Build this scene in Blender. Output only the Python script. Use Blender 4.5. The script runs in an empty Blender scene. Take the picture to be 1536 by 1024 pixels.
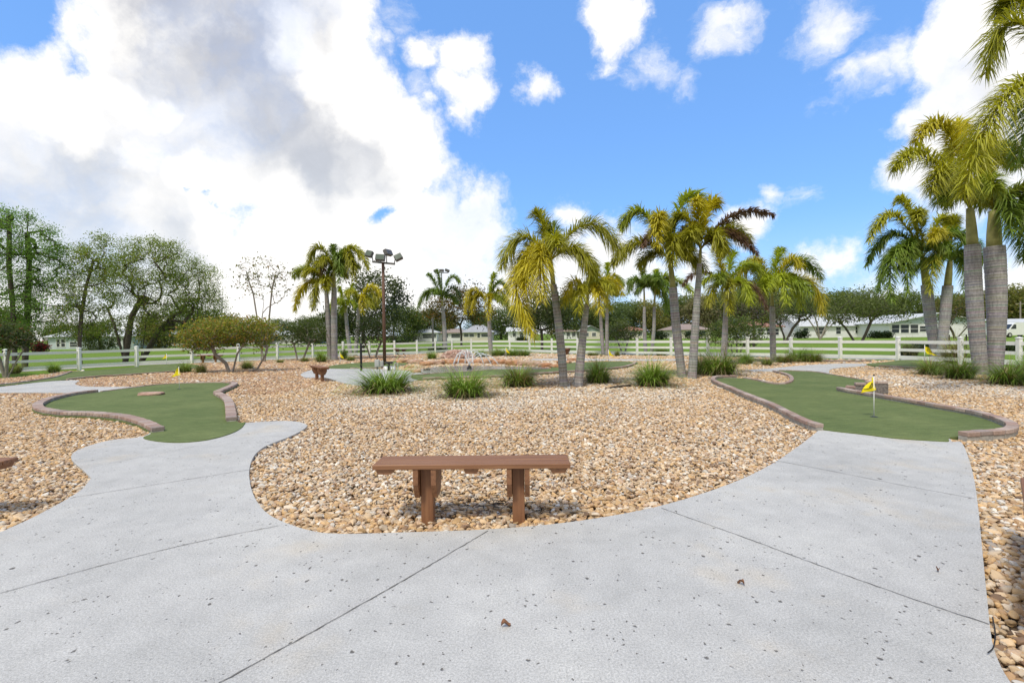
import bpy, math, random, os
import numpy as np
from mathutils import Vector, Matrix
R_ = math.radians
rnd = random.Random(11)
scene = bpy.context.scene
COL = scene.collection

# ------------------------------------------------------------------ survey: eye point and ground
FPX, CX, CY, EYE = 725.0, 768.0, 512.0, 1.45
PITCH, ROLL = math.atan(11 / 725.0), 0.014
_F = Vector((0, math.cos(PITCH), -math.sin(PITCH)))
_U0 = Vector((0, math.sin(PITCH), math.cos(PITCH)))
_R0 = Vector((1, 0, 0))
_R = _R0 * math.cos(ROLL) - _U0 * math.sin(ROLL)
_U = _U0 * math.cos(ROLL) + _R0 * math.sin(ROLL)
CAM = Vector((0, 0, EYE))

def ray(px, py):
    return _F + _R * ((px - CX) / FPX) + _U * ((CY - py) / FPX)
def G(px, py, z=0.0):
    d = ray(px, py); t = (z - EYE) / d.z
    return CAM + d * t
def at(px, py, Y):
    d = ray(px, py)
    return CAM + d * (Y / d.y)

# ------------------------------------------------------------------ objects and tags
def tag(o, label=None, cat=None, group=None, kind=None):
    if label: o['label'] = label
    if cat: o['category'] = cat
    if group: o['group'] = group
    if kind: o['kind'] = kind
    return o
def empty(name, loc, label, cat, rz=0.0, group=None):
    o = bpy.data.objects.new(name, None); COL.objects.link(o)
    o.empty_display_size = 0.2
    o.location = loc; o.rotation_euler = (0, 0, rz)
    return tag(o, label, cat, group)

class MB:
    def __init__(s): s.v = []; s.f = []; s.m = []; s.c = []; s.hasc = False
    def vert(s, p, c=None):
        s.v.append((p[0], p[1], p[2]))
        if c is not None: s.hasc = True
        s.c.append(c if c is not None else (1, 1, 1))
        return len(s.v) - 1
    def face(s, idx, m=0): s.f.append(tuple(idx)); s.m.append(m)
    def poly(s, pts, m=0, c=None): s.face([s.vert(p, c) for p in pts], m)
    def box(s, a, b, m=0, c=None, M=None):
        x0, y0, z0 = a; x1, y1, z1 = b
        P = [(x0,y0,z0),(x1,y0,z0),(x1,y1,z0),(x0,y1,z0),(x0,y0,z1),(x1,y0,z1),(x1,y1,z1),(x0,y1,z1)]
        if M is not None: P = [M @ Vector(p) for p in P]
        i = [s.vert(p, c) for p in P]
        for q in ((3,2,1,0),(4,5,6,7),(0,1,5,4),(1,2,6,5),(2,3,7,6),(3,0,4,7)): s.face([i[k] for k in q], m)
    def bbox(s, a, b, e=0.004, m=0, c=None, M=None):      # box with eased edges
        bm_add_bevel(s, a, b, e, m, c, M)
    def tube(s, pts, rad, n=8, m=0, c=None, cap=True, cols=None):
        rings = []
        prev = None
        for k, p in enumerate(pts):
            p = Vector(p)
            if k == 0: t = Vector(pts[1]) - p
            elif k == len(pts) - 1: t = p - Vector(pts[k-1])
            else: t = Vector(pts[k+1]) - Vector(pts[k-1])
            if t.length < 1e-9: t = Vector((0,0,1))
            t.normalize()
            if prev is None:
                a = Vector((1,0,0)) if abs(t.x) < .8 else Vector((0,1,0))
                u = t.cross(a).normalized()
            else:
                u = (prev - t * prev.dot(t)).normalized()
            prev = u; w = t.cross(u)
            r = rad[k] if hasattr(rad, '__len__') else rad
            cc = cols[k] if cols else c
            rings.append([s.vert(p + (u * math.cos(2*math.pi*j/n) + w * math.sin(2*math.pi*j/n)) * r, cc) for j in range(n)])
        for k in range(len(rings) - 1):
            for j in range(n):
                s.face((rings[k][j], rings[k][(j+1)%n], rings[k+1][(j+1)%n], rings[k+1][j]), m)
        if cap:
            s.face(rings[0][::-1], m); s.face(rings[-1], m)
    def build(s, name, mats, parent=None, smooth=False):
        me = bpy.data.meshes.new(name)
        me.from_pydata(s.v, [], s.f)
        if not isinstance(mats, (list, tuple)): mats = [mats]
        for m in mats: me.materials.append(m)
        if len(mats) > 1: me.polygons.foreach_set('material_index', s.m)
        if smooth: me.polygons.foreach_set('use_smooth', [True] * len(me.polygons))
        if s.hasc:
            a = me.color_attributes.new('tint', 'FLOAT_COLOR', 'POINT')
            arr = np.ones((len(s.v), 4), dtype=np.float32); arr[:, :3] = np.array(s.c, dtype=np.float32)
            a.data.foreach_set('color', arr.ravel())
        me.update()
        o = bpy.data.objects.new(name, me); COL.objects.link(o)
        if parent: o.parent = parent
        return o

def bm_add_bevel(mb, a, b, e, m, c, M):
    # chamfered box: three slabs' worth of corner points joined as one hull
    x0,y0,z0 = a; x1,y1,z1 = b
    V = {}
    for ix, (xo, xi) in enumerate(((x0, x0+e), (x1, x1-e))):
        for iy, (yo, yi) in enumerate(((y0, y0+e), (y1, y1-e))):
            for iz, (zo, zi) in enumerate(((z0, z0+e), (z1, z1-e))):
                for ax, p in (('x', (xo, yi, zi)), ('y', (xi, yo, zi)), ('z', (xi, yi, zo))):
                    p = Vector(p)
                    if M is not None: p = M @ p
                    V[(ix,iy,iz,ax)] = mb.vert(p, c)
    F = mb.face
    for ix in (0,1):
        q = [V[(ix,0,0,'x')],V[(ix,1,0,'x')],V[(ix,1,1,'x')],V[(ix,0,1,'x')]]; F(q if ix else q[::-1], m)
        q = [V[(0,ix,0,'y')],V[(1,ix,0,'y')],V[(1,ix,1,'y')],V[(0,ix,1,'y')]]; F(q[::-1] if ix else q, m)
        q = [V[(0,0,ix,'z')],V[(1,0,ix,'z')],V[(1,1,ix,'z')],V[(0,1,ix,'z')]]; F(q if ix else q[::-1], m)
    for i in (0,1):
        for j in (0,1):
            F([V[(i,j,0,'x')],V[(i,j,1,'x')],V[(i,j,1,'y')],V[(i,j,0,'y')]], m)
            F([V[(i,0,j,'x')],V[(i,1,j,'x')],V[(i,1,j,'z')],V[(i,0,j,'z')]], m)
            F([V[(0,i,j,'y')],V[(1,i,j,'y')],V[(1,i,j,'z')],V[(0,i,j,'z')]], m)
    for i in (0,1):
        for j in (0,1):
            for k in (0,1): F([V[(i,j,k,'x')],V[(i,j,k,'y')],V[(i,j,k,'z')]], m)

def copy_tree(o, parent=None):
    c = o.copy(); COL.objects.link(c)
    if parent: c.parent = parent
    for ch in list(o.children): copy_tree(ch, c)
    return c

# ------------------------------------------------------------------ materials
class NT:
    def __init__(s, tree): s.t = tree; s.n = tree.nodes; s.l = tree.links
    def add(s, typ, **kw):
        n = s.n.new(typ)
        for k, v in kw.items(): setattr(n, k, v)
        return n
    def link(s, a, b): s.l.new(a, b)
    def val(s, sock, v):
        if isinstance(v, bpy.types.NodeSocket): s.l.new(v, sock)
        else: sock.default_value = v
    def math(s, op, a, b=None, c=None, clamp=False):
        n = s.add('ShaderNodeMath', operation=op, use_clamp=clamp)
        s.val(n.inputs[0], a)
        if b is not None: s.val(n.inputs[1], b)
        if c is not None: s.val(n.inputs[2], c)
        return n.outputs[0]
    def noise(s, vec, scale, detail=4, rough=.55, col=False):
        n = s.add('ShaderNodeTexNoise'); n.inputs['Scale'].default_value = scale
        n.inputs['Detail'].default_value = detail; n.inputs['Roughness'].default_value = rough
        if vec is not None: s.link(vec, n.inputs['Vector'])
        return n.outputs['Color' if col else 'Fac']
    def ramp(s, fac, stops, mode='LINEAR'):
        n = s.add('ShaderNodeValToRGB'); n.color_ramp.interpolation = mode
        el = n.color_ramp.elements
        while len(el) < len(stops): el.new(.5)
        for e, (p, c) in zip(el, stops):
            e.position = p; e.color = (c[0], c[1], c[2], 1) if hasattr(c, '__len__') else (c, c, c, 1)
        s.link(fac, n.inputs[0]); return n.outputs[0]
    def mix(s, fac, a, b, blend='MIX'):
        n = s.add('ShaderNodeMix', data_type='RGBA', blend_type=blend)
        s.val(n.inputs[0], fac)
        for i, v in ((6, a), (7, b)):
            if hasattr(v, '__len__'): v = (v[0], v[1], v[2], 1)
            s.val(n.inputs[i], v)
        return n.outputs[2]
    def mapr(s, v, a, b, c, d, smooth=True):
        n = s.add('ShaderNodeMapRange'); n.interpolation_type = 'SMOOTHSTEP' if smooth else 'LINEAR'
        s.val(n.inputs[0], v)
        for i, k in enumerate((a, b, c, d)): s.val(n.inputs[i+1], k)
        return n.outputs[0]
    def scale(s, vec, sc):
        n = s.add('ShaderNodeMapping'); n.inputs['Scale'].default_value = sc; s.link(vec, n.inputs['Vector'])
        return n.outputs[0]

def new_mat(name):
    m = bpy.data.materials.new(name); m.use_nodes = True
    t = NT(m.node_tree); b = m.node_tree.nodes['Principled BSDF']
    tc = t.add('ShaderNodeTexCoord')
    return m, t, b, tc.outputs['Object']
def bump(t, b, h, strength=.3, dist=.01):
    n = t.add('ShaderNodeBump'); n.inputs['Strength'].default_value = strength; n.inputs['Distance'].default_value = dist
    t.link(h, n.inputs['Height']); t.link(n.outputs[0], b.inputs['Normal'])
def simple(name, col, rough=.6, var=.12, nscale=6, bumpd=0.0, metal=0.0, spec=.3):
    m, t, b, oc = new_mat(name)
    n = t.noise(oc, nscale, 5)
    lo = tuple(c * (1 - var) for c in col); hi = tuple(min(1, c * (1 + var)) for c in col)
    t.link(t.ramp(n, ((.3, lo), (.7, hi))), b.inputs['Base Color'])
    b.inputs['Roughness'].default_value = rough; b.inputs['Metallic'].default_value = metal
    b.inputs['Specular IOR Level'].default_value = spec
    if bumpd: bump(t, b, t.noise(oc, nscale * 8, 4), .5, bumpd)
    return m
def tinted(name, rough=.6, var=.2, nscale=8, translucent=0.0, bumpd=0.0, instancer=False, spec=.25, bscale=None):
    m, t, b, oc = new_mat(name)
    a = t.add('ShaderNodeAttribute'); a.attribute_name = 'tint'
    if instancer: a.attribute_type = 'INSTANCER'
    n = t.noise(oc, nscale, 4)
    k = t.ramp(n, ((.25, 1 - var), (.75, 1 + var * .6)))
    c = t.mix(1.0, a.outputs['Color'], k, 'MULTIPLY')
    t.link(c, b.inputs['Base Color'])
    b.inputs['Roughness'].default_value = rough; b.inputs['Specular IOR Level'].default_value = spec
    if bumpd: bump(t, b, t.noise(oc, bscale or nscale * 6, 4), .6, bumpd)
    if translucent:
        tr = t.add('ShaderNodeBsdfTranslucent'); t.link(t.mix(1.0, c, (1.15, 1.1, .6), 'MULTIPLY'), tr.inputs[0])
        mx = t.add('ShaderNodeMixShader'); mx.inputs[0].default_value = translucent
        t.link(b.outputs[0], mx.inputs[1]); t.link(tr.outputs[0], mx.inputs[2])
        t.link(mx.outputs[0], m.node_tree.nodes['Material Output'].inputs[0])
    return m

M = {}
M['leaf'] = tinted('leaf', .5, .15, 3, .42)
M['palm_leaf'] = tinted('palm_leaf', .42, .12, 3, .34, spec=.35)
M['grass_blade'] = tinted('grass_blade', .5, .12, 6, .25)
M['bark'] = simple('bark', (.085, .072, .06), .9, .35, 9, .02)
M['bark_pale'] = simple('bark_pale', (.27, .24, .21), .85, .25, 9, .01)
M['vinyl'] = simple('white_vinyl', (.80, .80, .79), .4, .04, 2)
M['pebble'] = tinted('pebble', .6, .28, 55, instancer=True, spec=.3, bumpd=.002, bscale=120)
M['brick'] = tinted('paver_brick', .85, .22, 30, bumpd=.004, spec=.2)
M['rock'] = tinted('rock', .85, .3, 7, bumpd=.03, spec=.2)
M['kerb'] = simple('kerb_concrete', (.36, .345, .315), .9, .25, 14, .006)
M['blockface'] = simple('split_block', (.20, .185, .175), .95, .45, 28, .03)
M['flag'] = simple('yellow_cloth', (.86, .72, .012), .7, .05, 20)
M['black'] = simple('black_paint', (.02, .02, .022), .5, .2, 8)
M['darkmetal'] = simple('dark_grey_metal', (.13, .125, .125), .5, .15, 8, 0, .2)
M['rust'] = simple('rusty_brown_pole', (.14, .08, .058), .75, .2, 10, .003)
M['white_paint'] = simple('white_paint', (.78, .79, .80), .6, .04, 3)
M['greybox'] = simple('grey_enamel', (.42, .44, .42), .5, .08, 5)
M['lens'] = simple('lamp_glass', (.10, .13, .10), .15, .1, 5, 0, 0, .6)
M['dirt'] = simple('dirt', (.12, .09, .065), .95, .3, 12, .01)

def wood(name, axis):
    m, t, b, oc = new_mat(name)
    sc = [38, 38, 38]; sc[axis] = 1.6
    g = t.noise(t.scale(oc, sc), 1.0, 6, .6)
    big = t.noise(oc, 3.0, 3)
    c = t.ramp(g, ((.28, (.11, .045, .018)), (.5, (.21, .092, .038)), (.75, (.29, .145, .066))))
    c = t.mix(t.math('MULTIPLY', big, .35), c, (.34, .17, .10))
    t.link(c, b.inputs['Base Color']); b.inputs['Roughness'].default_value = .62
    bump(t, b, g, .35, .004); return m
M['wood_long'] = wood('stained_board', 0); M['wood_up'] = wood('stained_post', 2); M['wood_cross'] = wood('stained_brace', 1)

def concrete():
    m, t, b, oc = new_mat('salt_finish_concrete')
    big = t.noise(oc, .7, 5, .6); mid = t.noise(oc, 5, 5, .65); fine = t.noise(oc, 95, 4, .8); fine2 = t.noise(oc, 300, 2, .6)
    c = t.ramp(big, ((.3, (.405, .402, .388)), (.5, (.468, .462, .445)), (.7, (.52, .512, .485))))
    st = t.mapr(t.noise(oc, 1.1, 4, .6), .54, .72, 0, .5)
    c = t.mix(st, c, (.52, .46, .37))
    c = t.mix(1.0, c, t.ramp(mid, ((.25, .88), (.75, 1.08))), 'MULTIPLY')
    c = t.mix(1.0, c, t.ramp(fine, ((.3, .60), (.5, 1.0), (.7, 1.32))), 'MULTIPLY')
    c = t.mix(1.0, c, t.ramp(fine2, ((.35, .8), (.65, 1.2))), 'MULTIPLY')
    warp = t.add('ShaderNodeVectorMath', operation='MULTIPLY_ADD')
    t.link(t.noise(oc, 22, 3, .6, True), warp.inputs[0]); warp.inputs[1].default_value = (.05, .05, 0); t.link(oc, warp.inputs[2])
    pit = None
    for sc, thr, keep, msc in ((5, .10, .66, .9), (11, .17, .58, 1.3), (24, .30, .56, 1.9), (45, .34, .66, 2.4)):
        v = t.add('ShaderNodeTexVoronoi'); v.inputs['Scale'].default_value = sc
        t.link(t.scale(warp.outputs[0], (1, .85, 1)), v.inputs['Vector'])
        sep = t.add('ShaderNodeSeparateColor'); t.link(v.outputs['Color'], sep.inputs[0])
        size = t.math('MULTIPLY', sep.outputs[1], thr)
        near = t.mapr(v.outputs['Distance'], t.math('MULTIPLY', size, .55), size, 1, 0)
        mask = t.mapr(t.noise(oc, msc, 3), .44, .62, 0, 1)
        pick = t.math('GREATER_THAN', t.math('ADD', sep.outputs[0], t.math('MULTIPLY', mask, .36)), keep + .31)
        p = t.math('MULTIPLY', near, pick)
        pit = p if pit is None else t.math('MAXIMUM', pit, p)
    c = t.mix(t.math('MULTIPLY', pit, .85), c, (.075, .068, .06))
    t.link(c, b.inputs['Base Color']); b.inputs['Roughness'].default_value = .82; b.inputs['Specular IOR Level'].default_value = .3
    h = t.math('SUBTRACT', t.math('MULTIPLY', fine, .35), pit)
    bump(t, b, h, .6, .006)
    return m
M['concrete'] = concrete()
M['joint'] = simple('dark_joint', (.16, .15, .14), .95, .5, 30)  # dark colour of the joint lines across the concrete

def gravel_base():
    m, t, b, oc = new_mat('gravel_bed')
    v = t.add('ShaderNodeTexVoronoi'); v.inputs['Scale'].default_value = 17; t.link(oc, v.inputs['Vector'])
    sep = t.add('ShaderNodeSeparateColor'); t.link(v.outputs['Color'], sep.inputs[0])
    c = t.ramp(sep.outputs[0], ((0, (.06, .04, .025)), (.3, (.14, .09, .05)), (.6, (.22, .14, .085)), (.85, (.3, .22, .14)), (1, (.4, .34, .27))))
    sh = t.ramp(v.outputs['Distance'], ((.1, 1.0), (.6, .35)))  # dark bed tones and darker cell edges paint the shadow in stone gaps
    c = t.mix(1.0, c, sh, 'MULTIPLY')
    t.link(c, b.inputs['Base Color']); b.inputs['Roughness'].default_value = .85
    h = t.math('SUBTRACT', 1.0, v.outputs['Distance']); bump(t, b, h, .8, .03); return m
M['gravel_bed'] = gravel_base()

def turf():
    m, t, b, oc = new_mat('putting_turf')
    big = t.noise(oc, .9, 4); mid = t.noise(t.scale(oc, (3, 9, 3)), 1.2, 5, .65); fine = t.noise(oc, 120, 4, .75); spk = t.noise(oc, 700, 2, .6)
    c = t.ramp(big, ((.3, (.105, .143, .050)), (.7, (.155, .190, .072))))
    c = t.mix(1.0, c, t.ramp(mid, ((.3, .80), (.7, 1.16))), 'MULTIPLY')
    c = t.mix(1.0, c, t.ramp(fine, ((.3, .62), (.7, 1.38))), 'MULTIPLY')
    c = t.mix(1.0, c, t.ramp(spk, ((.3, .8), (.7, 1.2))), 'MULTIPLY')
    t.link(c, b.inputs['Base Color']); b.inputs['Roughness'].default_value = .9; b.inputs['Specular IOR Level'].default_value = .15
    bump(t, b, fine, .5, .006); return m
M['turf'] = turf()

def lawn():
    m, t, b, oc = new_mat('lawn_grass')
    big = t.noise(oc, .06, 4); mid = t.noise(oc, .9, 5, .65); fine = t.noise(oc, 14, 4, .7)
    c = t.ramp(big, ((.35, (.125, .215, .025)), (.65, (.18, .275, .04))))
    c = t.mix(t.mapr(mid, .5, .75, 0, .55), c, (.19, .18, .07))
    c = t.mix(1.0, c, t.ramp(fine, ((.25, .6), (.75, 1.25))), 'MULTIPLY')
    t.link(c, b.inputs['Base Color']); b.inputs['Roughness'].default_value = .95; b.inputs['Specular IOR Level'].default_value = .1
    bump(t, b, fine, .6, .05); return m
M['lawn'] = lawn()
M['road'] = simple('pale_road', (.40, .385, .36), .9, .12, 1.5, .004)

def palm_bark():
    m, t, b, oc = new_mat('ringed_palm_bark')
    a = t.add('ShaderNodeAttribute'); a.attribute_name = 'tint'
    n = t.noise(t.scale(oc, (14, 14, 3)), 1.5, 5, .65)
    fine = t.noise(t.scale(oc, (9, 9, 40)), 2.0, 4, .6)
    c = t.mix(1.0, a.outputs['Color'], t.ramp(n, ((.25, .62), (.75, 1.25))), 'MULTIPLY')
    c = t.mix(1.0, c, t.ramp(fine, ((.3, .75), (.7, 1.15))), 'MULTIPLY')
    t.link(c, b.inputs['Base Color']); b.inputs['Roughness'].default_value = .85; b.inputs['Specular IOR Level'].default_value = .2
    bump(t, b, fine, .7, .012); return m
M['palm_bark'] = palm_bark()
M['shaft'] = simple('crownshaft_green', (.30, .28, .10), .5, .25, 5)

def roof_mat(name, col):
    m, t, b, oc = new_mat(name)
    w = t.add('ShaderNodeTexWave'); w.bands_direction = 'Z'; w.inputs['Scale'].default_value = 2.2; w.inputs['Distortion'].default_value = .6
    t.link(oc, w.inputs['Vector'])
    n = t.noise(oc, 2.5, 5)
    c = t.mix(1.0, col, t.ramp(n, ((.3, .8), (.7, 1.15))), 'MULTIPLY')
    c = t.mix(1.0, c, t.ramp(w.outputs['Fac'], ((.1, .82), (.5, 1.05))), 'MULTIPLY')
    t.link(c, b.inputs['Base Color']); b.inputs['Roughness'].default_value = .8; return m
M['roof_grey'] = roof_mat('grey_shingle', (.36, .37, .38)); M['roof_tan'] = roof_mat('tan_shingle', (.30, .235, .20))
M['roof_pale'] = roof_mat('pale_metal_roof', (.55, .57, .58)); M['roof_red'] = roof_mat('red_brown_tile', (.33, .16, .11))
M['wall_white'] = simple('white_stucco', (.77, .77, .80), .8, .05, 2)
M['wall_blue'] = simple('pale_blue_stucco', (.50, .58, .62), .8, .06, 2)
M['wall_cream'] = simple('cream_stucco', (.62, .58, .50), .8, .06, 2)
M['wall_green'] = simple('grey_green_screen', (.30, .37, .36), .7, .12, 3)
M['glass'] = simple('dark_glass', (.035, .042, .05), .12, .2, 2, 0, 0, .6)
M['rubber'] = simple('tyre_rubber', (.02, .02, .02), .8, .1, 5)

def water():
    m, t, b, oc = new_mat('pond_water')
    b.inputs['Base Color'].default_value = (.17, .18, .17, 1); b.inputs['Roughness'].default_value = .12
    bump(t, b, t.noise(oc, 6, 4, .6), .35, .05); return m
M['water'] = water()
def spray():
    m, t, b, oc = new_mat('water_spray')
    b.inputs['Base Color'].default_value = (.9, .93, .95, 1); b.inputs['Roughness'].default_value = .2
    tr = t.add('ShaderNodeBsdfTransparent'); mx = t.add('ShaderNodeMixShader')
    t.link(t.mapr(t.noise(oc, 18, 3), .35, .65, .25, .95), mx.inputs[0])
    t.link(tr.outputs[0], mx.inputs[1]); t.link(b.outputs[0], mx.inputs[2])
    t.link(mx.outputs[0], m.node_tree.nodes['Material Output'].inputs[0]); return m
M['spray'] = spray()

# ------------------------------------------------------------------ curves and flat shapes
def smooth(pts, closed=False, n=6):
    P = [Vector(p) for p in pts]; out = []; N = len(P)
    for i in range(N if closed else N - 1):
        a = P[(i-1) % N] if closed or i > 0 else P[0]
        b = P[i]; c = P[(i+1) % N]
        d = P[(i+2) % N] if closed or i + 2 < N else P[-1]
        if (b - c).length < 1e-6: continue
        for k in range(n):
            t = k / n
            out.append(.5 * ((2*b) + (c-a)*t + (2*a - 5*b + 4*c - d)*t*t + (3*b - a - 3*c + d)*t**3))
    if not closed: out.append(P[-1])
    return out
def gp(pxs, z=0.0): return [G(x, y, z) for x, y in pxs]
def slab(name, pts, z0, z1, mat, kind='structure'):
    import bmesh
    bm = bmesh.new()
    top = [bm.verts.new((p[0], p[1], z1)) for p in pts]
    f = bm.faces.new(top); f.normal_update()
    if f.normal.z < 0: f.normal_flip()
    bot = [bm.verts.new((p[0], p[1], z0)) for p in pts]
    n = len(pts)
    for i in range(n): bm.faces.new((top[i], top[(i+1)%n], bot[(i+1)%n], bot[i]))
    bmesh.ops.triangulate(bm, faces=[f])
    bmesh.ops.recalc_face_normals(bm, faces=bm.faces[:])
    me = bpy.data.meshes.new(name); bm.to_mesh(me); bm.free(); me.materials.append(mat)
    o = bpy.data.objects.new(name, me); COL.objects.link(o)
    if kind: o['kind'] = kind
    return o
def inside(poly, X, Y):
    r = np.zeros(X.shape, bool); n = len(poly)
    for i in range(n):
        x0, y0 = poly[i][0], poly[i][1]; x1, y1 = poly[(i+1)%n][0], poly[(i+1)%n][1]
        if abs(y1 - y0) < 1e-12: continue
        c = ((y0 > Y) != (y1 > Y)) & (X < (x1-x0) * (Y-y0) / (y1-y0) + x0)
        r ^= c
    return r
def resample(pts, step):
    out = [Vector(pts[0])]; acc = 0
    for a, b in zip(pts[:-1], pts[1:]):
        a = Vector(a); b = Vector(b); L = (b - a).length
        if L < 1e-9: continue
        d = step - acc
        while d <= L: out.append(a + (b - a) * (d / L)); d += step
        acc = L - (d - step)
    return out

# ------------------------------------------------------------------ ground
def quad_sheet(name, x0, x1, y0, y1, z, mat):
    mb = MB(); mb.poly([(x0,y0,z),(x1,y0,z),(x1,y1,z),(x0,y1,z)])
    return tag(mb.build(name, mat), kind='structure')
quad_sheet('lawn', -2500, 2500, -600, 3500, -.10, M['lawn'])

fence_pts = [(-26.6,17.6),(-25.1,20.1),(-23.7,22.6),(-22.5,25.1),(-21.3,27.4),(-19.3,29.1),(-17.4,30.7),(-15.8,32.5),(-14.2,34.4),(-12.6,36.0),
             (-10.9,36.9),(-9.1,37.4),(-7.6,38.6),(-6.4,40.2),(-5.2,41.7),(-3.6,42.6),(-1.8,42.4),(-.2,41.0),(1.4,38.8),(3.0,36.6),(4.7,34.8),(6.5,33.2),
             (8.2,31.7),(10.0,30.4),(11.75,29.0),(13.4,27.5),(15.0,26.0),(16.5,24.3),(18.05,22.6),(18.75,20.2),(19.1,18.2),(19.6,15.8),(20.2,13.4)]
def offset_poly(pts, d):
    out = []
    for i, p in enumerate(pts):
        a = Vector(pts[max(0, i-1)]).to_2d(); b = Vector(pts[min(len(pts)-1, i+1)]).to_2d()
        t = (b - a).normalized(); nrm = Vector((-t.y, t.x))
        q = Vector(p).to_2d() + nrm * d; out.append((q.x, q.y))
    return out
ro = offset_poly(fence_pts, 1.6); ri = offset_poly(fence_pts, 4.6)
slab('road', smooth([Vector((x,y,0)) for x,y in ro], False, 3) + smooth([Vector((x,y,0)) for x,y in ri], False, 3)[::-1], -.12, -.085, M['road'])

gin = offset_poly(fence_pts, -1.0)
gravel_poly = [Vector((x, y, 0)) for x, y in gin if y > 24 or x > 0]
gravel_poly = [Vector((-26, -3, 0)), Vector((-22.5, 14, 0)), G(-40, 572), G(0, 567), G(60, 562), G(104, 556), G(180, 557), G(250, 551)] + gravel_poly[2:] + [Vector((24, -3, 0))]
slab('gravel_bed', gravel_poly, -.14, -.06, M['gravel_bed'])

main_path_px = [(-60,826),(0,798),(50,775),(97,750),(123,733),(136,717),(136,716),(125,705),(110,692),(107,683),(116,675),(140,666),(170,659),(215,654),(240,640),(300,634),(362,634),
    (416,631),(446,632),(460,637),(456,643),(440,652),(415,662),(396,670),(382,682),(375,698),(374,715),(378,736),(389,757),(405,772),(432,785),(470,796),(512,800),(600,798),(735,793),(850,783),
    (960,765),(1040,744),(1110,719),(1160,694),(1200,667),(1228,645),(1232,640),(1330,648),(1415,655),(1428,662),(1443,664),(1457,700),(1466,750),(1474,830),(1481,900),(1488,960),(1502,1000),(1525,1035),(1560,1080)]
main_path = smooth(gp(main_path_px), False, 4) + [Vector((2.5, -2.5, 0)), Vector((-6.5, -2.5, 0)), Vector((-6.8, 2.6, 0))]
slab('concrete_path', main_path, -.12, 0, M['concrete'])
path2 = smooth(gp([(-90,588),(0,580),(70,572),(118,570),(112,575),(125,579),(160,580),(215,580),(185,584),(150,588),(80,589),(0,589),(-90,600)]), True, 3)
slab('side_path', path2, -.12, 0, M['concrete'])
pad = smooth(gp([(451,561),(466,555),(492,552),(560,553),(600,555),(640,562),(600,576),(548,578),(526,576),(505,571),(486,566),(460,566)]), True, 4)
slab('bench_pad', pad, -.12, 0, M['concrete'])
path3 = smooth(gp([(1120,555),(1160,552),(1200,548),(1260,545),(1310,546),(1290,549),(1262,551),(1245,554),(1240,561),(1205,556),(1165,557)]), True, 3)
slab('far_path', path3, -.12, 0, M['concrete'])
path4 = smooth(gp([(800,540),(870,540.5),(960,541),(1015,540.5),(1015,538.5),(960,538.5),(870,538),(800,538)]), True, 2)
slab('pond_walk', path4, -.12, 0, M['concrete'])

def strip(mb, pxs, w=.009, z=.004, jag=.003):
    w *= .75
    P = resample(smooth(gp(pxs), False, 4), .035)
    L = []
    for i, p in enumerate(P):
        t = (P[min(i+1, len(P)-1)] - P[max(0, i-1)]).normalized(); n = Vector((-t.y, t.x, 0))
        ww = w * rnd.uniform(.55, 1.25); off = rnd.uniform(-jag, jag)
        L.append((mb.vert(p + n * (ww/2 + off) + Vector((0,0,z))), mb.vert(p + n * (-ww/2 + off) + Vector((0,0,z)))))
    for a, b in zip(L[:-1], L[1:]): mb.face((a[0], a[1], b[1], b[0]))
jm = MB()
strip(jm, [(732,796),(620,862),(500,930),(330,1024),(250,1068)], .009)
strip(jm, [(-30,900),(0,890),(160,846),(300,812),(425,787)], .008)
strip(jm, [(110,746),(230,727),(376,704)], .008)
strip(jm, [(140,700),(200,688),(300,668)], .005)
strip(jm, [(992,762),(1100,800),(1240,852),(1360,895),(1486,937)], .008)
strip(jm, [(1160,690),(1240,705),(1340,725),(1464,748)], .008)
tag(jm.build('path_joints', M['joint']), kind='structure')

greenL_px = [(235,662),(270,664),(312,660),(345,651),(361,643),(367,636),(367,634),(356,633),(353,617),(349,604),(342,598),(331,592),(331,591),(344,585),(356,579),(356,576),(330,574),(281,575),(238,577),(200,581.5),(150,588),(120,591),(95,595),(67,602),(53,608),(48,613),(53,618),(72,622),(94,624.5),(125,625),(150,627),(175,630),(198,636),(213,642),(227,650),(215,657)]
greenR_px = [(1236,645),(1212,637),(1184,623),(1160,610.5),(1127,597.5),(1101,586),(1082,578),(1073,573),(1075,569),(1088,567.4),(1114,567.7),(1133,571),(1150,575),(1166,577),(1182,576),(1190,572),(1189,566),(1179,561),(1162,557),(1168,556),(1192,556.6),(1220,558),(1245,562),(1270,566.5),(1300,571.5),(1302,578),(1290,584),(1270,586),(1254,586),(1271,590),(1300,595),(1330,600.5),(1362,606),(1400,613.5),(1440,620.5),(1469,627),(1492,635),(1508,643),(1506,649.5),(1490,653),(1460,655),(1425,657),(1423,662),(1408,662),(1345,658),(1296,652)]
greenB_px = [(-20,579),(30,574),(80,566),(104,558),(150,555),(185,552),(230,548),(280,546.5),(298,548),(292,553),(255,558),(200,562),(150,565),(95,570),(60,573),(0,579)]
greenC_px = [(500,548),(540,544),(590,542),(612,543),(606,548),(570,552),(520,553),(490,552)]
greenD_px = [(619,563.5),(660,560),(700,557.5),(745,554.5),(790,554.5),(826,553),(824,549),(836,546),(870,543.5),(925,542),(956,544),(950,548),(930,552.5),(880,557),(840,559.5),(800,562),(747,565.5),(690,567.5),(628,569.5)]
greenE_px = [(1300,546),(1330,543),(1355,540),(1390,541),(1420,545),(1405,550),(1378,552),(1340,550.5),(1310,549)]
greens = {}
for nm, px in (('left',greenL_px),('right',greenR_px),('back',greenB_px),('mid',greenC_px),('pond',greenD_px),('far',greenE_px)):
    greens[nm] = smooth(gp(px), True, 4)
    slab('putting_green', greens[nm], -.12, .012, M['turf'])

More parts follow.
